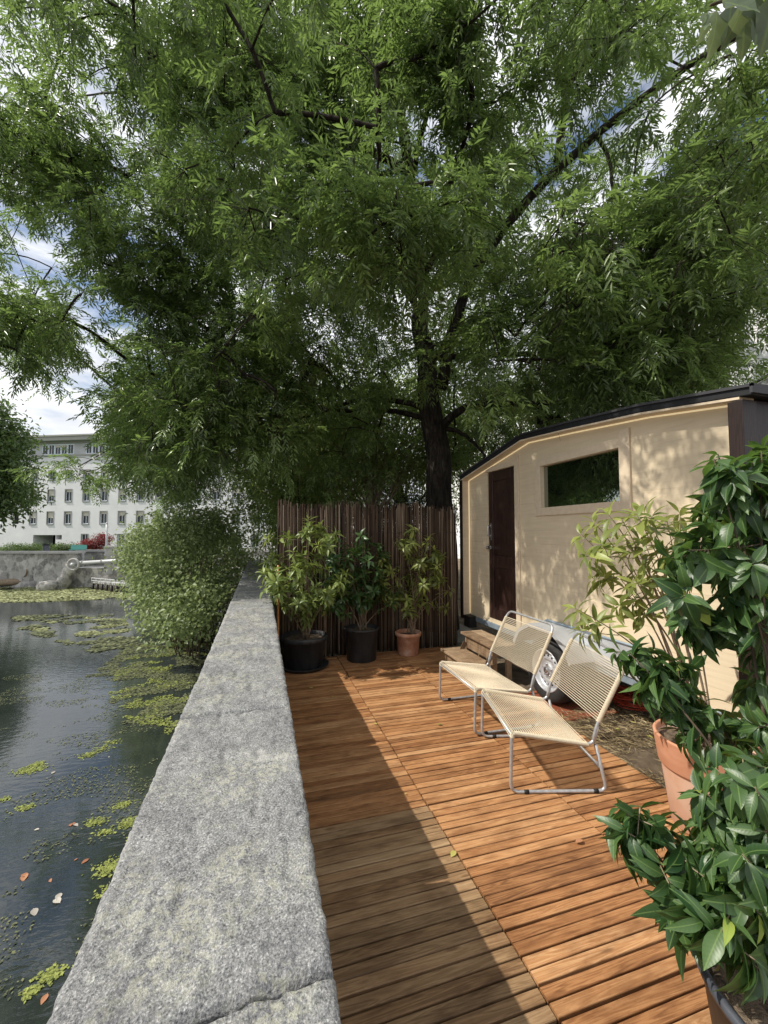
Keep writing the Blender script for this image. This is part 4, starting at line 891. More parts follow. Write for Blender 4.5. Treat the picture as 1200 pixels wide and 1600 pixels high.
sl_ = np.array([(.30, 1), (.30, -1), (.52, 1), (.52, -1), (.74, 1), (.74, -1), (.92, 1), (.92, -1), (1., 0)])
P = fp[:, None]+fd[:, None]*(FL[:, None]*sl_[None, :, 0])[..., None]-np.array([0, 0, 1.])*(FL[:, None]*.35*sl_[None, :, 0]**2)[..., None]
D = nrm(fd[:, None]*(.75+.4*(sl_[None, :, 1:2] == 0))+side[:, None]*sl_[None, :, 1:2]*.8+np.array([0, 0, -.30])+rng.normal(size=(n, NLF, 3))*.16)
N = fn[:, None]+rng.normal(size=(n, NLF, 3))*.3
P = P.reshape(-1, 3); D = D.reshape(-1, 3); N = nrm(N.reshape(-1, 3)); m_ = len(P)
keep = sun_ok(P, np.zeros(m_)) ; uu, vv, ww = projn(P); keep &= ~((P[:, 0] > 2.66) & (P[:, 1] < 5.4) & (P[:, 2] < 2.78))
P, D, N = P[keep], D[keep], N[keep]; tint = np.clip(np.repeat(tint_f, NLF)[keep]+rng.normal(size=keep.sum())*.15, 0, 1); m_ = len(P)
LW = rng.uniform(.075, .115, m_)
leaves4('crown', P, D, N, LW, LW*rng.uniform(.2, .27, m_), M['ash'], ash, tint)
print('ash leaflets', m_)

# ================================================================== OTHER TREES AND BUSHES
def blob_tree(name, label, cat, base, ells, ncl, per, L, asp, m, seed, trunk=.2, group=None, mask=None, sig=.35, barkm='bark', sunfilter=False, hang=.3, lean=None, shell=.55, crown='crown', carve=0, shoots=0):
    r = np.random.default_rng(seed); o = place(name, label, cat, base, group); base = np.array(base, float); C = []
    tot = sum(e[1][0]*e[1][1]*e[1][2] for e in ells)
    for c, rad in ells:
        k = int(ncl*rad[0]*rad[1]*rad[2]/tot)+1; v = nrm(r.normal(size=(k, 3))); q = r.uniform(shell, 1, k)**.7; C.append(np.array(c)+v*q[:, None]*np.array(rad))
    C = np.concatenate(C); ok = C[:, 2] > base[2]+.05
    if mask is not None: u, v, w = projn(C); ok &= inpoly(u, v, mask)
    if carve: ok &= np.array([mnoise.noise(Vector(c)*carve+Vector((3, 1, 7))) > -.2 for c in C])
    if shoots:      # stray arching shoots beyond the outline
        q = np.nonzero(ok)[0][r.integers(0, ok.sum(), shoots)]; o_ = C[q]-np.array(base)*np.array([1, 1, 0]); sh = C[q]+nrm(o_+np.array([-.2, -.6, 1.2])*1.2)*r.uniform(.12, .35, (shoots, 1)); C = np.concatenate([C, sh]); ok = np.concatenate([ok, np.ones(shoots, bool)])
    C = C[ok]; top = np.mean([e[0] for e in ells], axis=0); mb = MB()
    if trunk:
        T = smooth([base-np.array([0, 0, .1]), base+(top-base)*np.array([.25, .25, .4]) if lean is None else base+np.array(lean), top], 12); mb.tube(T, np.linspace(trunk, trunk*.35, 12), 10); mb.build('trunk', M[barkm], o, fixn=False); mb = MB()
        for c in C[::max(1, len(C)//34)]:
            j = int(r.integers(5, 11)); P = bez(T[j], (T[j]+c)/2+np.array([0, 0, .35]), c, 6); mb.tube(P, np.linspace(trunk*.16, .006, 6), 5, cap=False)
        mb.build('branches', M[barkm], o, fixn=False)
    else:
        for c in C[::max(1, len(C)//120)]:
            b0 = np.array([c[0]*.5+base[0]*.5, c[1]*.45+base[1]*.55, base[2]]); P = bez(b0, (b0+c)/2+np.array([0, 0, .2]), c, 6); mb.tube(P, np.linspace(.014, .004, 6), 5, cap=False)
        mb.build('stems', M['twig'], o, fixn=False)
    k = len(C); P = (C[:, None]+r.normal(size=(k, per, 3))*sig*np.array([1, 1, .75])).reshape(-1, 3); ok = P[:, 2] > base[2]+.02
    if sunfilter: ok &= sun_ok(P, np.ones(len(P)))
    tint = np.clip(np.repeat(r.random(k), per)*.45+r.random(k*per)*.5, 0, 1)[ok]; P = P[ok]; n = len(P)
    out = nrm(P-np.repeat(C, per, 0)[ok]+1e-6); D = nrm(out*.5+r.normal(size=(n, 3))*.6+np.array([0, 0, -hang])); N = nrm(np.array([0, 0, 1.])+out*.5+r.normal(size=(n, 3))*.5)
    ll = L*r.uniform(.7, 1.25, n); leaves4(crown, P, D, N, ll, ll*asp, m, o, tint); return o
# bush along the wall
bm_ = [(202, 815), (225, 788), (262, 782), (330, 785), (384, 818), (388, 862), (378, 900), (364, 920), (337, 955), (312, 998), (268, 990), (240, 962), (220, 930), (204, 890)]
blob_tree('waterside_bush', 'big pale leafy bush hanging from the granite wall down to the pond', 'bush', (-1.5, 11.0, -1.05),
          [((-1.2, 9.4, -.15), (1.0, 2.6, 1.0)), ((-1.5, 11.0, .7), (1.25, 2.2, 1.55)), ((-2.5, 12.4, .3), (1.3, 1.8, 1.6)), ((-1.15, 8.1, -.4), (.75, 1.4, .65)), ((-3.0, 13.8, .1), (1.1, 1.4, 1.3)), ((-1.5, 10.6, -.72), (1.1, 1.7, .4))], 1150, 62, .078, .75, M['bushleaf'], 31, trunk=0, mask=bm_, sig=.2, sunfilter=False, hang=.35, shell=.6, crown='foliage', carve=.8, shoots=26)
# shrubs left of the fence, beyond the wall
blob_tree('path_shrub', 'yellow green shrub beside the path just left of the reed fence', 'bush', (.75, 7.6, -.07), [((.75, 7.6, 1.3), (.75, .8, 1.5)), ((.55, 7.9, 2.4), (.7, .8, 1.0))], 170, 75, .085, .3, M['yellowgreen'], 32, trunk=.05, sig=.2)
blob_tree('young_tree', 'tall light green young tree behind the path shrub', 'tree', (.9, 10.5, -.07), [((.6, 10.5, 3.4), (1.5, 1.3, 2.0)), ((1.4, 10.2, 2.2), (1.0, 1.0, 1.5)), ((.9, 10.5, 1.2), (.9, .9, 1.1))], 330, 70, .10, .34, M['yellowgreen'], 33, trunk=.1, sig=.28)
blob_tree('conifer', 'dark conifer mass right behind the middle of the fence', 'tree', (3.2, 11.5, -.07), [((3.0, 11.5, 1.8), (1.9, 1.2, 2.0)), ((4.4, 12, 1.6), (1.2, 1.0, 1.6))], 300, 80, .11, .16, M['conifer'], 34, trunk=.2, sig=.27)
blob_tree('leaning_tree', 'tree with a leaning grey trunk behind the fence, left of the big dark trunk', 'tree', (2.1, 9.3, -.07), [((3.2, 9.5, 4.0), (2.2, 1.5, 1.3)), ((1.6, 9.4, 3.6), (1.6, 1.3, 1.0))], 300, 80, .11, .36, M['yellowgreen'], 35, trunk=.17, sig=.3, lean=(.35, 0, 1.6), barkm='stem')
blob_tree('backdrop_tree', 'leafy tree beyond the fence to the right of the leaning trunk', 'tree', (5.5, 15, -.07), [((5.5, 15, 4.6), (3.6, 2.2, 3.2)), ((3.6, 14, 5.8), (2.6, 2.2, 2.4))], 330, 55, .13, .36, M['yellowgreen'], 36, trunk=.25, sig=.42)
blob_tree('backdrop_tree', 'leafy tree standing behind the trailer roof', 'tree', (9.5, 12.5, -.07), [((9.3, 12.5, 4.2), (3.4, 2.2, 3.0)), ((7.6, 11.2, 4.6), (2.2, 1.8, 2.2))], 300, 55, .13, .36, M['ashdark'], 37, trunk=.25, sig=.42)
blob_tree('backdrop_tree', 'light leafy tree rising between the path and the conifer mass', 'tree', (1.6, 16, -.07), [((1.2, 16, 5.2), (2.3, 2.0, 2.6)), ((3.0, 16, 3.6), (2.0, 1.8, 2.4))], 260, 60, .13, .36, M['yellowgreen'], 38, trunk=.22, sig=.4)
# far bank
blob_tree('bank_tree', 'dark broad tree on the far bank partly hiding the office building', 'tree', (-15.6, 26.6, -.45), [((-15.6, 26.4, 5.3), (3.6, 3.0, 3.4)), ((-14.9, 26.2, 3.4), (3.1, 2.6, 1.7)), ((-16, 26.4, 7.6), (2.4, 2.3, 1.9))], 520, 90, .24, .45, M['ashdark'], 39, trunk=.3, sig=.45)
b_ = np.array
p0 = at(148, 862, 33); blob_tree('red_maple', 'small dark red maple in front of the office building', 'tree', (p0[0], p0[1], -.45), [((p0[0], p0[1], .75), (.7, .6, .55)), ((p0[0]-.5, p0[1], .6), (.55, .5, .35)), ((p0[0]+.6, p0[1], 1.1), (.55, .5, .3))], 60, 50, .13, .4, M['maple'], 40, trunk=.05, sig=.17)
# hedge strip on the bank
xl = at(18, 858, 36); xr = at(132, 858, 36)
blob_tree('bank_hedge', 'low clipped green hedge along the foot of the office building', 'hedge', ((xl[0]+xr[0])/2, xl[1]-.2, -.45), [((x, xl[1]+(xr[1]-xl[1])*k/7, .05), (.75, .6, .48)) for k, x in enumerate(np.linspace(xl[0], xr[0], 8))], 260, 50, .13, .45, M['ashdark'], 41, trunk=0, sig=.18, crown='foliage')

# ---- office building
D0 = 56.; cB = at(120, 832, D0); th = R(7.4); ex = rt*math.cos(th)-np.array([fw[0], fw[1], 0])/np.hypot(fw[0], fw[1])*math.sin(th); ex = nrm(ex); en = np.array([ex[1], -ex[0], 0]); en = en if en@fw < 0 else -en
def bpt(a, o, z): return cB*np.array([1, 1, 0])+ex*a+en*o+np.array([0, 0, z])
def zf(ypx, a=0): return CAMH+(832-ypx)/FPX*D0
bld = place('office_building', 'five storey pale grey office building across the pond', 'building', tuple(bpt(0, 0, -.5)))
def obox(mb, a0, a1, o0, o1, z0, z1):
    c = [bpt(a, o, z) for z in (z0, z1) for a, o in ((a0, o0), (a1, o0), (a1, o1), (a0, o1))]
    mb.add(c, [(3, 2, 1, 0), (4, 5, 6, 7), (0, 1, 5, 4), (1, 2, 6, 5), (2, 3, 7, 6), (3, 0, 4, 7)])
px_m = D0/FPX; colx = [(-48+31*k)*px_m for k in range(-2, 14)]; zt = zf(680.)
aL, aR = -12., 40.
rows = [(764, 783), (800, 819)]; rows2 = [(730, 748)]
# facade with real openings: grid of wall pieces around them
zr = [(zf(b), zf(a)) for a, b in [(734, 748), (764.5, 783), (799.5, 818.5), (835, 853)]]
ops = []
for r_i, (z0, z1) in enumerate(zr):
    for k, a in enumerate(colx):
        if r_i == 3 and a < 0: continue
        w = .47; ops.append((a-w, a+w, z0, z1))
gar = ((43-120)*px_m, (83-120)*px_m, -.5, zf(836)); gar2 = ((83.5-120)*px_m, (94-120)*px_m, zf(843), zf(836))
ops.append(gar); ops.append(gar2)
tp_ = [[Vector((aL, -.6, 0)), Vector((aR, -.6, 0)), Vector((aR, zf(711), 0)), Vector((aL, zf(711), 0))]]+[[Vector((a0, z0, 0)), Vector((a0, z1, 0)), Vector((a1, z1, 0)), Vector((a1, z0, 0))] for a0, a1, z0, z1 in ops]
tri = tessellate_polygon(tp_); fl_ = [p for l in tp_ for p in l]
mb = MB(); mb.add([bpt(p.x, 0, p.y) for p in fl_], [tuple(t) for t in tri])
for a0, a1, z0, z1 in ops:
    dp = -.25 if (a1-a0) < 1.2 and (a0, a1) != gar2[:2] else -3.
    v = [bpt(a, o, z) for o in (0, dp) for a, z in ((a0, z0), (a0, z1), (a1, z1), (a1, z0))]; mb.add(v, [(0, 1, 5, 4), (1, 2, 6, 5), (2, 3, 7, 6), (3, 0, 4, 7)])
mb.build('wall', M['facade'], bld, fixn=False)
mb = MB(); obox(mb, aL, gar[0]-.2, -12, -.3, -.6, zf(711)); obox(mb, gar2[1]+.2, aR, -12, -.3, -.6, zf(711)); obox(mb, gar[0]-.2, gar2[1]+.2, -12, -.3, zf(836)+.1, zf(711)); obox(mb, gar[0]-.2, gar2[1]+.2, -12, -3.05, -.6, zf(836)+.1); mb.build('core', M['black'], bld)
mb = MB(); obox(mb, aL, aR, -12, .12, zf(711.5), zf(708.5)); mb.build('string_course', M['cornice'], bld)
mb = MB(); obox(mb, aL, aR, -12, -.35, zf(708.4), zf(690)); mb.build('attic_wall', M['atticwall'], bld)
mb = MB(); obox(mb, aL-.5, aR+.5, -12.5, .75, zf(687.5), zf(681.5)); obox(mb, aL-.5, aR+.5, -12.5, .9, zf(681.4), zf(679)); obox(mb, aL, aR, -12, -.1, zf(690), zf(687.6)); mb.build('roof_cornice', M['cornice'], bld)
def window_at(a, z0, z1, w, o, proto=None, blind=.35, sur=True):
    mb = MB(); e = .10
    if sur:
        obox(mb, a-w-e, a-w, -.2, o+.05, z0-e, z1+e); obox(mb, a+w, a+w+e, -.2, o+.05, z0-e, z1+e); obox(mb, a-w, a+w, -.2, o+.05, z1+.001, z1+e); obox(mb, a-w-.03, a+w+.03, -.2, o+.10, z0-e-.04, z0-.001)
    else:
        e = .05; obox(mb, a-w-e, a-w, o-.1, o+.05, z0, z1); obox(mb, a+w, a+w+e, o-.1, o+.05, z0, z1); obox(mb, a-w-e, a+w+e, o-.1, o+.06, z1+.001, z1+.14); obox(mb, a-w-e, a+w+e, o-.1, o+.06, z0-.1, z0-.001)
    wn = mb.build('window', M['surround'] if sur else M['sash'], bld); oo = o-.16 if sur else o+.03
    mb = MB(); obox(mb, a-w, a+w, oo-.02, oo, z0, z1); mb.build('pane', M['farglass'], wn)
    mb = MB(); t = .055
    for q0, q1 in ((a-w, a-w+t), (a+w-t, a+w), (a-t*.5, a+t*.5)): obox(mb, q0, q1, oo+.002, oo+.04, z0, z1)
    obox(mb, a-w+t, a-t*.5, oo+.002, oo+.04, z0, z0+t*1.5); obox(mb, a+t*.5, a+w-t, oo+.002, oo+.04, z0, z0+t*1.5)
    mb.build('sash', M['sash'], wn)
    if blind: mb = MB(); obox(mb, a-w+.001, a+w-.001, oo+.045, oo+.06, z1-(z1-z0)*blind, z1-.001); mb.build('blind', M['shutter'], wn)
rb = random.Random(2)
for r_i, (z0, z1) in enumerate(zr):
    for k, a in enumerate(colx):
        if r_i == 3 and a < 0: continue
        if -9.5 < a < 26: window_at(a, z0, z1, .47, 0, blind=rb.choice([.15, .35, .35, .5, .2]) if r_i < 3 else 0)
for g0 in (-70, 8, 86, 164, 242):
    for k in range(5): window_at((g0+k*11.4+5)*px_m, zf(707.5), zf(692.5), .43, -.35, blind=rb.choice([0, 0, 0, .25]), sur=False)
# neighbours: pale house right of the trees
hs = place('white_house', 'plain white rendered house behind the trailer and the right hand trees', 'building', (15, 12, 0))
mb = MB(); mb.prism([(1.5, -.1), (30, -.1), (30, 9), (1.5, 9)], 12.2, 22); mb.build('wall', M['whitewall'], hs)
mb = MB(); mb.prism([(1.2, 9.0), (30.3, 9.0), (30.3, 9.25), (1.2, 9.25)], 11.9, 22.3); mb.build('roof', M['slate'], hs)
def gpoint(px_, py_, X): p = onx(px_, py_, X); return (p[1], p[2])
ya, za = gpoint(1165, 606, 10.6); yb, zb_ = gpoint(1245, 562, 10.6)
an = place('lean_to', 'grey lean-to with a sloping dark edged roof against the white house', 'building', (11.4, (ya+yb)/2, 0))
mb = MB(); mb.prism([(ya+1.5, -.1), (yb-2, -.1), (yb-2, zb_+1.0), (yb, zb_-.04), (ya, za-.04), (ya+1.5, za-.6)], 10.62, 12.19); mb.build('wall', M['atticwall'], an)
mb = MB(); mb.tube([(10.6, ya+1.5, za-.56), (10.6, ya, za), (10.6, yb, zb_), (10.6, yb-2, zb_+1.04)], .035, 6); mb.build('roof_edge', M['darkline'], an)

# ---- far quay
q0 = onz(-400, 917, WZ); q1 = onz(118, 917, WZ); q2 = onz(420, 917, WZ)
quay = place('quay_wall', 'rough old stone quay wall on the far side of the pond', 'wall', (q1[0], q1[1], WZ))
def strip(mb, pa, pb, ztop, thick, zbot=-2.4, n=60, seed=1, amp=.10):
    pa = np.array(pa)[:2]; pb = np.array(pb)[:2]; d = pb-pa; L = np.linalg.norm(d); d /= L; nn = np.array([d[1], -d[0]]); m_ = int(L/.16); V = []; F = []; zz = np.linspace(zbot, ztop, 14)
    for i in range(m_+1):
        for j, z in enumerate(zz):
            o = amp*(float(fbm(i*.16*2.2, z*2.8, seed))-.5)*2; p = pa+d*L*i/m_+nn*o; V.append((p[0], p[1], z+(.0 if j < 13 else .03*float(vn(i*.4, 0, seed)))))
    k = 14
    for i in range(m_):
        for j in range(13): F.append((i*k+j, (i+1)*k+j, (i+1)*k+j+1, i*k+j+1))
    mb.add(V, F, True); b0 = len(V)
    V2 = []; 
    for i in range(m_+1): V2 += [V[i*k+13], tuple(np.append(pa+d*L*i/m_-nn*thick, ztop))]
    mb.add(V2, [(2*i, 2*i+2, 2*i+3, 2*i+1) for i in range(m_)])
mb = MB(); strip(mb, q0, q1, .62, .6, seed=3); strip(mb, onz(118, 909, WZ), onz(560, 909, WZ), .60, .6, seed=5, amp=.04); mb.build('stone_face', M['quay'], quay, fixn=False)
mb = MB(); strip(mb, onz(105, 918, WZ), onz(560, 918, WZ), -.10, 1.6, seed=9, amp=.05); mb.build('lower_ledge', M['quay'], quay, fixn=False)
mb = MB()
for pa, pb, z in ((q0, q1, .66), (onz(118, 909, WZ), onz(560, 909, WZ), .64)):
    pa = np.array(pa)[:2]; pb = np.array(pb)[:2]; d = (pb-pa)/np.linalg.norm(pb-pa); nn = np.array([d[1], -d[0]])
    v = [np.append(p+nn*o, zz) for zz in (z-.07, z+.03) for p, o in ((pa, .10), (pb, .10), (pb, -.6), (pa, -.6))]
    mb.add(v, [(3, 2, 1, 0), (4, 5, 6, 7), (0, 1, 5, 4), (1, 2, 6, 5), (2, 3, 7, 6), (3, 0, 4, 7)])
mb.build('cap_stones', M['concrete'], quay)
def P_at(x, y, s): return at(x, y, s)
S_ = float(projn(np.array([q1]))[2][0])
# fallen log and slanting trunk in front of the quay
lg = onz(40, 915, WZ); 
o = place('driftwood_log', 'long pale driftwood log lying at the foot of the quay wall', 'log', tuple(lg)); a, b2 = onz(-60, 917, WZ), onz(98, 913, WZ); mb = MB(); P = smooth([a+b_([0, -.5, .16]), (a*.6+b2*.4)+b_([0, -.6, .2]), b2+b_([0, -.4, .32])], 14); mb.tube(P, np.linspace(.10, .2, 14), 9); mb.build('log', M['stem'], o, fixn=False); 
mb = MB(); mb.tube([P[9], P[9]+b_([.3, -.2, .35]), P[9]+b_([.35, -.3, .6])], [.06, .04, .02], 6); mb.build('branch_stub', M['stem'], o, fixn=False)
sl0 = onz(94, 919, WZ)+b_([0, -.3, -.1]); sl1 = at(110, 882, S_-.5)
o = place('stone_buttress', 'slanting stone buttress leaning on the quay wall below the sluice wheel', 'buttress', tuple(sl0)); mb = MB(); mb.tube(smooth([sl0, (sl0+sl1)/2+b_([.1, -.05, -.05]), sl1], 10), np.linspace(.34, .2, 10)+.04*np.sin(np.arange(10)*2.1), 8); mb.build('shaft', M['quay'], o, fixn=False)
mb = MB(); mb.lathe([(0, -.25), (.4, -.2), (.46, 0), (.34, .2), (0, .24)], tuple(sl0+b_([-.25, -.2, .28])), 9); mb.build('foot_stone', M['quay'], o)
# sluice wheel
wc2 = at(114.5, 882, S_-.8); o = place('sluice_wheel', 'pale round sluice wheel with spokes on the quay wall', 'wheel', tuple(wc2)); fx = rt; 
def ring(mb, c, R_, r, n=28): mb.tube([c+rt*R_*math.cos(k*2*math.pi/n)+b_([0, 0, 1])*R_*math.sin(k*2*math.pi/n) for k in range(n)], r, 6, closed=True)
mb = MB(); ring(mb, wc2, .25, .05); mb.build('rim', M['concrete'], o, fixn=False); mb = MB()
for k in range(6): a = k*math.pi/3+.3; mb.tube([wc2, wc2+rt*.26*math.cos(a)+b_([0, 0, .26*math.sin(a)])], .02, 5)
mb.build('spokes', M['concrete'], o, fixn=False); mb = MB(); hub = wc2; mb.tube([wc2-b_([fw[0], fw[1], 0])*.1, wc2+b_([fw[0], fw[1], 0])*.7], .08, 10); mb.build('hub', M['pole'], o, fixn=False)
# pipe, post, lamp pole, bench, bin
a, b2 = at(119, 880, S_-.7), at(186, 876, S_-.7)
o = place('grey_pipe', 'long grey pipe running from the sluice wheel along the quay', 'pipe', tuple((a+b2)/2)); mb = MB(); mb.tube([a, b2, b2+(b2-a)*.6], .085, 10); mb.build('pipe', M['pole'], o, fixn=False); mb = MB()
for t in (.15, .6, .95): p = a+(b2-a)*t; mb.tube([p-(b2-a)*.006, p+(b2-a)*.006], .115, 12)
mb.build('flange', M['concrete'], o, fixn=False)
p = at(171, 884, S_-.3); o = place('stone_post', 'short square concrete post beside the grey pipe', 'post', tuple(p)); mb = MB(); mb.box(p[0]-.16, p[0]+.16, p[1]-.16, p[1]+.16, p[2]-.4, p[2]+.85); po_ = mb.build('post', M['concrete'], o, bevel=.02); mb = MB(); mb.box(p[0]-.2, p[0]+.2, p[1]-.2, p[1]+.2, p[2]+.851, p[2]+.92); mb.build('cap', M['concrete'], o)
p = at(165, 880, S_+.9); o = place('flag_pole', 'slim pale pole on the quay beside the red maple', 'pole', (p[0], p[1], .3)); mb = MB(); mb.tube([(p[0], p[1], -.46), (p[0], p[1], 2.05)], .05, 8); mb.build('shaft', M['pole'], o, fixn=False); mb = MB(); mb.lathe([(.0, 0), (.1, .0), (.1, .05), (.05, .07)], (p[0], p[1], .45), 10); mb.lathe([(.05, -.02), (.065, .0), (.04, .05), (0, .06)], (p[0], p[1], 2.05), 10); mb.build('cap', M['pole'], o)
p = at(122, 862, S_+1.2); o = place('park_bench', 'teal painted bench on the quay above the sluice wheel', 'bench', (p[0], p[1], .5)); z0 = .5
for nm, u0, u1, v0, v1, h0, h1, mm in (('seat', -.36, .36, -.02, .16, .10, .13, 'teal'), ('backrest', -.4, .4, -.06, -.03, .14, .36, 'teal'), ('leg', -.33, -.29, 0, .14, -1.06, .10, 'pole'), ('leg', .29, .33, 0, .14, -1.06, .10, 'pole')):
    mb = MB(); c = [p*b_([1, 1, 0])+rt*u-b_([fw[0], fw[1], 0])*v+b_([0, 0, z0+h+.11]) for h in (h0, h1) for u, v in ((u0, v0), (u1, v0), (u1, v1), (u0, v1))]; mb.add(c, [(3, 2, 1, 0), (4, 5, 6, 7), (0, 1, 5, 4), (1, 2, 6, 5), (2, 3, 7, 6), (3, 0, 4, 7)]); mb.build(nm, M[mm], o)
p = at(72, 861, S_+1.5); o = place('litter_bin', 'small dark litter bin standing on the quay before the hedge', 'bin', (p[0], p[1], .5)); mb = MB(); mb.lathe([(0, -.95), (.13, -.95), (.15, .42), (.13, .44)], (p[0], p[1], .5), 14); mb.build('body', M['greypot'], o); mb = MB(); mb.lathe([(.17, .44), (.17, .47), (.1, .53), (0, .54)], (p[0], p[1], .5), 14); mb.build('lid', M['black'], o)
# jetty
a, b2 = onz(148, 919, WZ)+b_([0, -.4, .30]), onz(208, 926, WZ)+b_([0, -.4, .30]); d = nrm(b2-a); d[2] = 0; pn = b_([-d[1], d[0], 0]); L = np.linalg.norm(b2-a)
o = place('wooden_jetty', 'low pale jetty on short dark piles below the quay', 'jetty', tuple((a+b2)/2-b_([0, 0, .3]))); mb = MB()
for k in range(int(L/.14)): p = a+d*(k*.14); mb.tube([p, p+pn*.9], .045, 4)
mb.build('planks', M['concrete'], o, fixn=False); mb = MB()
for h in (.10, .22): mb.tube([a+b_([0, 0, h]), b2+b_([0, 0, h])], .02, 5)
for k in range(9): p = a+d*L*k/8; mb.tube([p, p+b_([0, 0, .24])], .018, 5)
mb.build('railing', M['pole'], o, fixn=False)
for k in range(8): p = a+d*L*(k+.3)/8; mb = MB(); mb.tube([p+b_([0, 0, -.04]), p+b_([0, 0, -.7])], .06, 7); mb.build('pile', M['darkwood'], o, fixn=False)

# ================================================================== POND PLANTS AND LITTER
def flecks(name, P, size, m, seed, lift=.004, tilt=.12):
    r = np.random.default_rng(seed); n = len(P); a = r.uniform(0, 6.28, n); D = np.stack([np.cos(a), np.sin(a), r.normal(size=n)*tilt], 1); N = nrm(np.stack([r.normal(size=n)*tilt, r.normal(size=n)*tilt, np.ones(n)], 1))
    P = P.copy(); P[:, 2] += lift+r.random(n)*lift*1.5; s = size*r.uniform(.5, 1.3, n); o = leaves4(name, P, D, N, s, s*r.uniform(.35, .85, n), m, None, r.random(n), fold=.03); return tag(o, kind='stuff')
def samp(seed, n, poly, cond=None, z=WZ):
    """points on the water whose place falls in a region of the pond"""
    r = np.random.default_rng(seed); G = np.array([onz(x, y, z) for x, y in poly]); lo, hi = G.min(0), G.max(0); out = []; c = 0
    while c < n:
        P = np.stack([r.uniform(lo[0], hi[0], 20000), r.uniform(lo[1], hi[1], 20000), np.full(20000, z)], 1); k = inpoly(P[:, 0], P[:, 1], [tuple(g[:2]) for g in G]) & (P[:, 0] < -.29)
        if cond is not None: k &= cond(P)
        out.append(P[k]); c += k.sum()
    return np.concatenate(out)[:n]
flecks('duckweed', samp(1, 30000, [(-120, 919), (230, 917), (215, 934), (120, 938), (50, 941), (-120, 941)], lambda P: fbm(P[:, 0]*.9, P[:, 1]*.9, 3) > .36), .14, M['weed'], 1)
ed_ = lambda s, f, th: (lambda P: fbm(P[:, 0]*f, P[:, 1]*f*1.6, s, 5) > th)
flecks('floating_weed', samp(2, 6500, [(20, 962), (190, 960), (215, 1010), (230, 1050), (120, 1010), (30, 985)], ed_(4, 1.5, .57)), .10, M['weeddull'], 2)
flecks('floating_weed', samp(3, 4200, [(20, 965), (190, 960), (210, 1000), (60, 990)], ed_(9, 1.4, .60)), .08, M['weed'], 3)
flecks('floating_weed', samp(4, 11000, [(225, 985), (330, 1005), (300, 1090), (265, 1160), (190, 1130), (165, 1085), (130, 1060), (190, 1020)], ed_(6, 2.2, .535)), .045, M['weeddull'], 4)
flecks('pond_algae', samp(5, 5200, [(225, 985), (330, 1005), (300, 1090), (265, 1150), (190, 1120), (170, 1085), (190, 1020)], ed_(16, 2.8, .585)), .04, M['weed2'], 5)
flecks('duckweed_specks', samp(6, 5000, [(-40, 1050), (200, 1060), (250, 1150), (230, 1300), (120, 1500), (-40, 1600)], ed_(8, 2.4, .56)), .022, M['weeddull'], 6)
al = []
r_ = np.random.default_rng(8)
for x, y, rad, n in ((48, 1203, .075, 420), (60, 1194, .045, 160), (205, 1285, .055, 320), (192, 1258, .045, 160), (178, 1355, .06, 360), (40, 1262, .05, 120), (138, 1180, .06, 160), (160, 1170, .05, 100), (78, 1525, .035, 200), (48, 1552, .03, 70), (5, 1250, .04, 70), (150, 1285, .05, 150), (165, 1300, .04, 90), (215, 1310, .04, 120), (168, 1395, .05, 100), (175, 1160, .05, 90)):
    c = onz(x, y, WZ); q = r_.normal(size=(n, 2))*rad*np.array([.9, .6])*(.4+1.2*fbm(np.arange(n)*.05, np.arange(n)*0+x, 3))[:, None]; al.append(np.stack([c[0]+q[:, 0], c[1]+q[:, 1], np.full(n, WZ)], 1))
al = np.concatenate(al); al = al[al[:, 0] < -.30]; flecks('floating_algae', al, .026, M['weed2'], 9, lift=.003, tilt=.14)
def litter(name, label, cat, c, L, m, seed, group=None, z_lift=.004, asp=.55):
    r = np.random.default_rng(seed); c = np.array(c, float)+np.array([0, 0, z_lift]); a = r.uniform(0, 6.28); o = leaves15(name, c[None], np.array([[math.cos(a), math.sin(a), .05]]), np.array([[.15*r.normal(), .15*r.normal(), 1.]]), np.array([L]), np.array([L*asp]), np.array([.12]), m, None, np.array([r.random()*.8]), fold=.12)
    return tag(o, label, cat, group)
for k, (x, y, L) in enumerate(((40, 1365, .085), (32, 1368, .07), (140, 1342, .06), (150, 1432, .085), (160, 1424, .08), (78, 1374, .04), (75, 1552, .06), (118, 1285, .05), (110, 1292, .05), (122, 1342, .03))):
    litter('floating_leaf', 'rust coloured fallen leaf floating on the dark pond', 'leaf', onz(x, y, WZ), L, M['deadleaf'], 50+k, 'rust coloured leaves on the pond')
for k, (x, y, L) in enumerate(((94, 1412, .085), (88, 1408, .075), (52, 1420, .08), (62, 1296, .045), (115, 1288, .06), (80, 1210, .06), (170, 1182, .035))):
    litter('floating_leaf', 'pale bleached leaf floating on the dark pond', 'leaf', onz(x, y, WZ), L, M['paleleaf'], 70+k, 'pale leaves on the pond')
for k, (x, y, L) in enumerate(((489, 1076, .05), (588, 1133, .045), (712, 1330, .05), (683, 1133, .05), (520, 1090, .03), (636, 1240, .02), (773, 1191, .02))):
    litter('fallen_leaf', 'small yellow fallen leaf lying on the orange deck planks', 'leaf', onz(x, y, .003), L, M['yellowleaf'] if k != 3 else M['weed2'], 90+k, 'small yellow leaves on the deck')
litter('fallen_leaf', 'curled pink brown dead leaf on the deck next to the low laurel', 'leaf', onz(911, 1315, .003), .05, M['deadleaf'], 99, z_lift=.01)
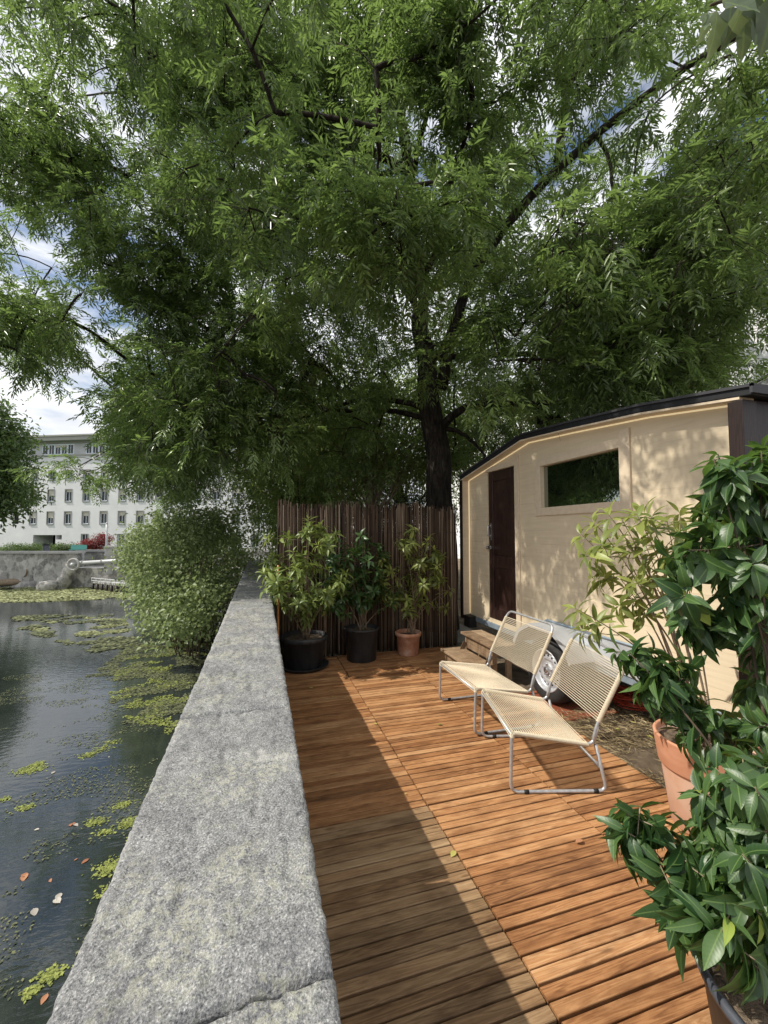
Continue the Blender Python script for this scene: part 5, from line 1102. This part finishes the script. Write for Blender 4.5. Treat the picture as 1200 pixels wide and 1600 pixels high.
# straw and dry leaves on the soil patch
n = 5200; r_ = np.random.default_rng(4); P = np.stack([r_.uniform(2.47, 3.3, n), r_.uniform(.6, 3.3, n), np.full(n, -.02)], 1); P = P[fbm(P[:, 0]*3, P[:, 1]*3, 4) > .42]; n = len(P); a = r_.normal(1.9, .8, n)
ll = r_.uniform(.03, .13, n); o = leaves4('dry_straw', P+np.array([0, 0, 1])*r_.uniform(0, .03, n)[:, None], np.stack([np.cos(a), np.sin(a), r_.normal(size=n)*.12], 1), nrm(np.array([0, 0, 1.])+r_.normal(size=(n, 3))*.3), ll, np.full(n, .005), M['straw'], None, r_.random(n)); tag(o, kind='stuff')
for k, (x, y) in enumerate(((984, 1128), (965, 1138), (1010, 1150))): litter('fallen_leaf', 'small yellow leaf lying on the straw covered soil', 'leaf', onz(x, y, .02), .05, M['yellowleaf'], 120+k, 'yellow leaves on the soil')
# red tile slabs under the wheel, orange cable
for k, (x0, x1, y0, y1) in enumerate(((2.462, 2.78, 3.02, 3.33), (2.462, 2.78, 3.335, 3.66), (2.785, 3.1, 3.02, 3.33), (2.785, 3.1, 3.335, 3.66))):
    mb = MB(); mb.box(x0, x1, y0, y1, -.05, -.009+.002*k); o = mb.build('paving_tile', M['tile'], None, bevel=.004); tag(o, 'red clay paving tile under the trailer wheel', 'tile', 'red clay tiles under the wheel')
cc_ = onz(985, 1092, 0.04); cc_[2] = 0; mb = MB(); r_ = random.Random(6); P = []
for k in range(16*26):
    a = k*2*math.pi/26; lp = k//26; P.append((cc_[0]+(.13+.04*math.sin(lp*2.1)+.02*math.sin(a*2+lp))*math.cos(a)+.02*math.sin(lp*3.3), cc_[1]+(.20+.05*math.cos(lp*1.7))*math.sin(a)+.03*math.cos(lp*2.3), .012+.0075*lp*.8+.012*math.sin(a*3+lp)))
mb.tube(smooth(P, len(P)), .0052, 6)
mb.tube(fillet([P[-1], cc_+b_([-.05, .1, .12]), cc_+b_([-.1, .2, .2]), cc_+b_([.05, .25, .28]), cc_+b_([.1, .1, .37])], .08, 6), .0052, 6)
o = mb.build('extension_cable', M['cable'], None, fixn=False); tag(o, 'coiled orange extension cable lying on the soil under the trailer', 'cable')
# overhanging broad leaved branch at the top
br = place('overhanging_branch', 'branch with broad grey green leaves hanging into view above the trailer', 'branch', tuple(at(1180, -20, 1.5)))
mb = MB(); P = [at(1500, -260, 1.7), at(1330, -130, 1.6), at(1220, -40, 1.5), at(1150, -5, 1.45), at(1110, 8, 1.42)]; P = smooth(P, 14); mb.tube(P, np.linspace(.016, .004, 14), 7); mb.build('twig', M['twig'], br, fixn=False)
r_ = np.random.default_rng(77); LP, LD, LN, LL = [], [], [], []
for x, y, ang, ln in ((1112, 8, 100, .10), (1128, 0, 80, .14), (1150, -6, 95, .13), (1168, -14, 70, .17), (1185, -20, 85, .16), (1200, -30, 60, .16), (1140, -12, 40, .12), (1175, -20, 110, .13), (1215, -20, 95, .16), (1120, 4, 130, .09), (1240, -50, 80, .15), (1195, -45, 30, .14), (1160, -25, 150, .12)):
    c = at(x-8, y+16, 1.35+r_.uniform(-.08, .08)); a = R(ang); d = rt*math.cos(a)*.7+b_([0, 0, -1])*math.sin(a)+b_([fw[0], fw[1], 0])*r_.uniform(-.4, .4); LP.append(c); LD.append(d); LN.append(-fw*.8+b_([0, 0, .5])+r_.normal(size=3)*.45); LL.append(ln)
LL = np.array(LL); leaves15('leaves', np.array(LP), nrm(np.array(LD)), nrm(np.array(LN)), LL, LL*.62, .25*r_.random(len(LL)), M['broad'], br, r_.random(len(LL))*.8, prof=[(0, .05), (.05, .35), (.25, .95), (.42, 1.), (.62, .72), (.82, .36), (1, .02)], fold=.10, wave=.12)
bpy.context.view_layer.update()
